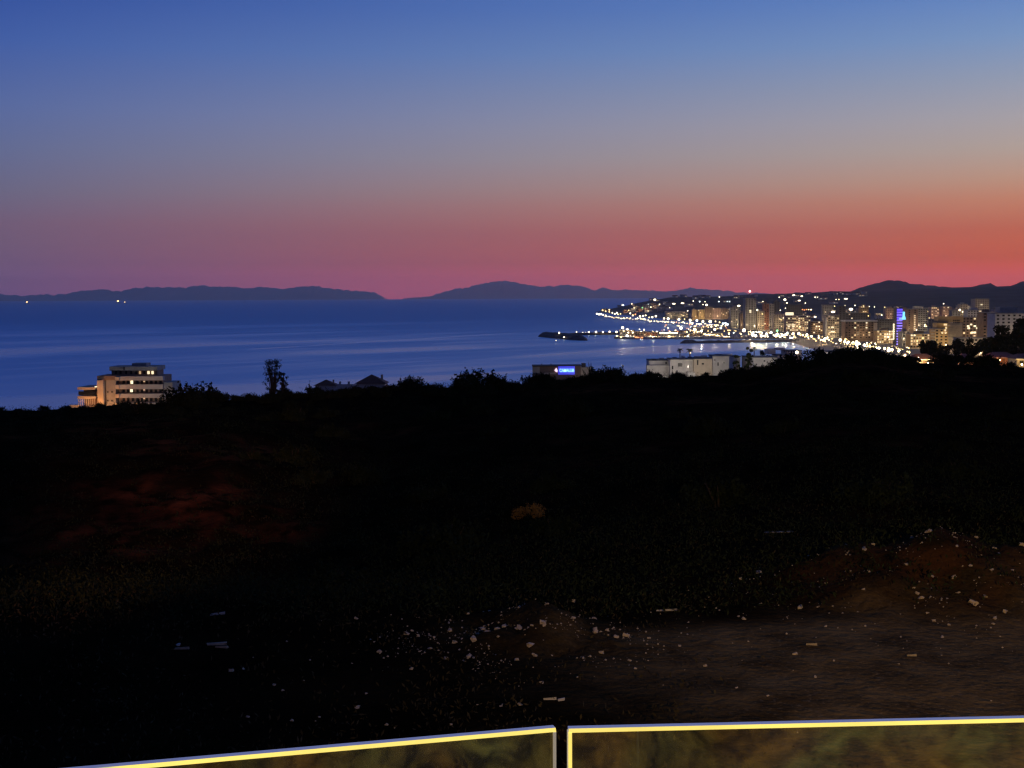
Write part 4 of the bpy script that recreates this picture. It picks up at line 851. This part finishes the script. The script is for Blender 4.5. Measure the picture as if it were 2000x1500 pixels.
plank(1096,1391,0,.12,.05,.2,'plastic','white scrap beside the thin stick','litter','plastic_scrap')
plank(1302,1213,0,.42,.022,.05,'plastic','long white strip lying below the slope right of the central mound','litter','plastic_strip')
plank(1522,1046,0,.75,.12,0,'concrete','dim flat slab far up the slope','slab','concrete_slab')
plank(1780,1301,0,.16,.025,-.1,'wood','pale stick at the foot of the right mound','stick','wooden_stick')
plank(1585,1281,0,.2,.03,-.2,'wood','pale stick at the left foot of the right mound','stick','wooden_stick')

# ------------------------------------------------------------------ lit houses on the right
def lit_house(px0, px1, yt, yb, d, label, wall, rooff, over=1.0):
    a, b, c = P(px0, yt, d), P(px1, yt, d), P(px0, yb, d); x = (a.x+b.x)/2; g = land(x, d)-.5; e = empty('lit_house', (x, d, g), label, 'house'); w = (b.x-a.x)/2; h = a.z-g
    MB().box(-w,w,0,8,0,h).build('wall', M[wall], e)
    MB().add([(-w-over,-over*2,h-.1),(w+over,-over*2,h-.1),(w+over,8.5,h-.1),(-w-over,8.5,h-.1),(-w*.6,4,h+rooff),(w*.6,4,h+rooff)], [(0,1,5,4),(1,2,5),(2,3,4,5),(3,0,4),(3,2,1,0)]).build('roof', M['roof'], e)
    MB().box(-w-over,w+over,-over*2-.06,-over*2-.005,h-.22,h-.06).build('gutter', M['white'], [c for c in e.children if c.name.startswith('roof')][0])
    MB().box(-.5,.5,-.06,-.003,h-2.6,h-.5).build('door', M['brown'], e); MB().box(-w*.8,-w*.5,-.06,-.003,h-1.9,h-.7).build('window', M['glass'], e)
    return e
lit_house(1786,1824,701,716,480,'low house with its porch wall glowing yellow white','cream',1.7)
lit_house(1880,1902,700,712,470,'small house with an orange lit tiled roof between dark trees','pink',1.5)
lit_house(1938,1982,697.5,712,455,'house with orange lit eaves at the right','pink',1.6)
lit_house(1986,2040,700,722,430,'house wall glowing bright yellow at the right edge','cream',1.4)
M['lhy'] = lampmat('porch lamp', (1,.72,.3), 60)
road_lamp(1767.5,695,470,.55,'lw','bright white lamp with a reddish halo left of the glowing porch', 1600, 'lhot')
road_lamp(1812,708,472.5,.42,'lhy','porch lamp in front of the glowing porch wall', 8000, 'ly')
road_lamp(1794,698.5,474,.2,'lw','small white lamp above the glowing porch')
road_lamp(1891,707.5,463.5,.13,'lhot','orange lamp before the small orange lit house', 700, 'lhot')
road_lamp(1953,703,449,.16,'lhot','orange lamp under the orange lit eaves', 1000, 'lhot')
road_lamp(1996,712,423,.25,'lhy','yellow lamp before the glowing wall at the right edge', 2600, 'ly')

# ------------------------------------------------------------------ terrace and glass balustrade
ZR = H-.53
fl = H-1.62
def glass_mat():
    m = bpy.data.materials.new('railing glass'); m.use_nodes = True; t = m.node_tree; N = t.nodes.new; L = t.links.new; t.nodes.remove(t.nodes['Principled BSDF'])
    tr = N('ShaderNodeBsdfTransparent'); tr.inputs[0].default_value = (.93,.92,.80,1)
    gl = N('ShaderNodeBsdfGlossy'); gl.inputs['Roughness'].default_value = .02; fr = N('ShaderNodeFresnel'); fr.inputs[0].default_value = 1.3
    du = N('ShaderNodeBsdfDiffuse'); du.inputs[0].default_value = (.6,.55,.4,1); tl = N('ShaderNodeBsdfTranslucent'); tl.inputs[0].default_value = (.6,.5,.28,1)
    ad = N('ShaderNodeAddShader'); L(du.outputs[0], ad.inputs[0]); L(tl.outputs[0], ad.inputs[1])
    c = N('ShaderNodeTexCoord'); n = N('ShaderNodeTexNoise'); n.inputs['Scale'].default_value = 9; n.inputs['Detail'].default_value = 7; L(c.outputs['Object'], n.inputs['Vector'])
    r = N('ShaderNodeMapRange'); r.inputs[1].default_value = .35; r.inputs[2].default_value = .75; r.inputs[3].default_value = .012; r.inputs[4].default_value = .06; L(n.outputs['Fac'], r.inputs[0])
    m1 = N('ShaderNodeMixShader'); L(fr.outputs[0], m1.inputs[0]); L(tr.outputs[0], m1.inputs[1]); L(gl.outputs[0], m1.inputs[2])
    m2 = N('ShaderNodeMixShader'); L(r.outputs[0], m2.inputs[0]); L(m1.outputs[0], m2.inputs[1]); L(ad.outputs[0], m2.inputs[2])
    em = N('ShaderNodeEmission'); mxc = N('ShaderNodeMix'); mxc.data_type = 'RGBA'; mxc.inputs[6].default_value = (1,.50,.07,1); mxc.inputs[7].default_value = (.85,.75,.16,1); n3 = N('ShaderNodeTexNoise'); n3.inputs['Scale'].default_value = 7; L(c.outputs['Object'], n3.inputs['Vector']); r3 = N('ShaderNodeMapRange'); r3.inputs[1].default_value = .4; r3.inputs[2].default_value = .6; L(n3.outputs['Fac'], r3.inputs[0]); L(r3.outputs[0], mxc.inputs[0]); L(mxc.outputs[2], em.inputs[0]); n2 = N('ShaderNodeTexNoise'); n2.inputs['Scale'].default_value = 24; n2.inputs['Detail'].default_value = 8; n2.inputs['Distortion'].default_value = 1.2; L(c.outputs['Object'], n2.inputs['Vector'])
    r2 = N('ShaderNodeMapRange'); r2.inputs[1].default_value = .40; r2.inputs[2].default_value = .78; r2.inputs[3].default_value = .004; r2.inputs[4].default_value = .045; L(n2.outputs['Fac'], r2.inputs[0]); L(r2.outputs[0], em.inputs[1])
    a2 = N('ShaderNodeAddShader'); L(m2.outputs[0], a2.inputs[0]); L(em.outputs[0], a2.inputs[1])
    L(a2.outputs[0], t.nodes['Material Output'].inputs[0]); return m   # thin dust film; the mottled emission paints lit weeds seen through the pane
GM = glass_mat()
edge = lampmat('LED lit glass edge', (1,.76,.10), 1.15)
def uneven(m, lo_, hi_, sc_):
    t = m.node_tree; n = t.nodes.new('ShaderNodeTexNoise'); n.inputs['Scale'].default_value = sc_; n.inputs['Detail'].default_value = 4; c = t.nodes.new('ShaderNodeTexCoord'); t.links.new(c.outputs['Object'], n.inputs['Vector'])
    r = t.nodes.new('ShaderNodeMapRange'); r.inputs[1].default_value = .3; r.inputs[2].default_value = .7; r.inputs[3].default_value = lo_; r.inputs[4].default_value = hi_; t.links.new(n.outputs['Fac'], r.inputs[0]); t.links.new(r.outputs[0], t.nodes['Principled BSDF'].inputs['Emission Strength'])
uneven(edge, .9, 1.3, 5); edged = lampmat('dim lit glass edge', (.30,.24,.14), .75)
top = mat('polished glass edge', (.85,.85,.88), .4, 0, spec=1.0, emit=(.5,.5,.78), strength=.20); led = lampmat('LED strip', (1,.78,.25), 14)  # top edge: pale blue sky sheen painted in as emission
def panel(a, b, label, ll, rl):
    a = Vector((a.x, a.y, 0)); b = Vector((b.x, b.y, 0)); L_ = (b-a).length; th = .013; c = .0041; hh = ZR-fl-.05
    e = empty('glass_panel', (a.x, a.y, fl+.05), label, 'balustrade', None, math.atan2(b.y-a.y, b.x-a.x))
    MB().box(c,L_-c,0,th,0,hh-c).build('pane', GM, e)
    MB().box(0,L_,c*.6,th,hh-c+.0004,hh).build('top_edge', top, e)
    MB().add([(0,-.0008,hh-c),(L_,-.0008,hh-c),(L_,c*.6-.0003,hh),(0,c*.6-.0003,hh),(0,c*.6-.0003,hh-c),(L_,c*.6-.0003,hh-c)], [(0,1,2,3),(4,5,1,0),(3,2,5,4),(0,3,4),(1,5,2)]).build('lit_edge', edge, e)
    if ll: MB().box(0,c*.92,-.0008,.0025,0,hh-c-.0003).build('lit_edge', edge, e); MB().box(-.001,c*.9,.0028,th,0,hh-c-.0003).build('side_edge', edged, e)
    if rl: MB().box(L_-c*.9,L_,-.0008,th,0,hh-c-.0003).build('side_edge', edged, e)
    MB().box(0,L_,-.05,th+.05,-.05,-.002).build('base_channel', M['steel'], e)
    MB().box(0,L_,th+.012,th+.03,-.0018,.004).build('light_strip', led, e)
    return e
e1 = onz(1111,1424.5,ZR); e2 = onz(2000,1404,ZR); dv = (e2-e1); e2 = e1+dv*3
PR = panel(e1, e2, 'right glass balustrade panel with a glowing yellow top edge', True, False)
e3 = onz(1086,1422.5,ZR); e4 = onz(240,1497,ZR); dv = (e4-e3); e4 = e3+dv*3
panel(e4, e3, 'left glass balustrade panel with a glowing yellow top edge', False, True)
pr = onz(1247.5,1418,ZR); xl = (pr-e1).length
MB().box(xl-.0012,xl+.0012,.0135,.016,0,ZR-fl-.06).build('seam', M['pole'], PR)
MB().box(-6,9,-4,min(e1.y,e4.y)-.12,fl-.3,fl).build('terrace_floor', M['concrete'], kind='structure')
MB().box(-6,9,min(e1.y,e4.y)-.119,2.1,fl-.3,fl-.001).build('terrace_edge', M['concrete'], kind='structure')
# house front behind the viewer with its wall lamp
MB().box(-6,9,-4.3,-4.001,fl-.3,fl+3.2).build('house_front', M['white'], kind='structure')
wl = empty('wall_lamp', (5.5,-3.99,H+.9), 'warm lamp on the house front above the terrace', 'wall lamp')
MB().box(-.12,.12,0,.05,-.15,.15).build('back_plate', M['steel'], wl); MB().tube([(0,.05,.05),(0,.22,.1)], .02).build('arm', M['steel'], wl)
MB().tube([(0,.2,.1),(0,.32,.04)], [.05,.10], 12).build('lamp_shade', M['steel'], wl)
ld = bpy.data.lights.new('wall_lamp_light', 'SPOT'); ld.energy = 11500; ld.color = (1,.60,.20); ld.spot_size = R(84); ld.spot_blend = 1.0; ld.shadow_soft_size = .08
lo = bpy.data.objects.new('wall_lamp_light', ld); C.objects.link(lo); lo.parent = wl; lo.location = (0,.36,.03)
dirv = Vector((12.5,17.8,H-6.5))-Vector((5.5,-3.6,H+.93)); lo.rotation_euler = dirv.to_track_quat('-Z', 'Y').to_euler()

wl2 = empty('wall_lamp', (-4.5,-3.99,H+.9), 'orange lamp at the left end of the house front', 'wall lamp')
MB().box(-.12,.12,0,.05,-.15,.15).build('back_plate', M['steel'], wl2); ar = MB().tube([(0,.05,.05),(0,.22,.1)], .02).build('arm', M['steel'], wl2)
MB().tube([(0,.2,.1),(0,.32,.04)], [.05,.10], 12).build('lamp_shade', M['steel'], ar)
ld2 = bpy.data.lights.new('wall_lamp_light', 'SPOT'); ld2.energy = 36000; ld2.color = (1,.40,.13); ld2.spot_size = R(16); ld2.spot_blend = 1.0; ld2.shadow_soft_size = .08
lo2 = bpy.data.objects.new('wall_lamp_light', ld2); C.objects.link(lo2); lo2.parent = wl2; lo2.location = (0,.36,.03)
dv2 = Vector((-14.5,64,H-7.0))-Vector((-4.5,-3.6,H+.93)); lo2.rotation_euler = dv2.to_track_quat('-Z', 'Y').to_euler()

# ------------------------------------------------------------------ haze: the evening air over the bay
hm = bpy.data.materials.new('evening haze'); hm.use_nodes = True; t = hm.node_tree; t.nodes.remove(t.nodes['Principled BSDF'])
pv = t.nodes.new('ShaderNodeVolumePrincipled'); pv.inputs['Color'].default_value = (1,.90,.76,1); pv.inputs['Density'].default_value = HAZE; pv.inputs['Anisotropy'].default_value = .72
t.links.new(pv.outputs[0], t.nodes['Material Output'].inputs['Volume'])
MB().box(-43000,43000,-2500,HFAR,-6,HTOP).build('haze', hm, kind='stuff', label='thin blue evening haze over the sea and land', cat='haze')
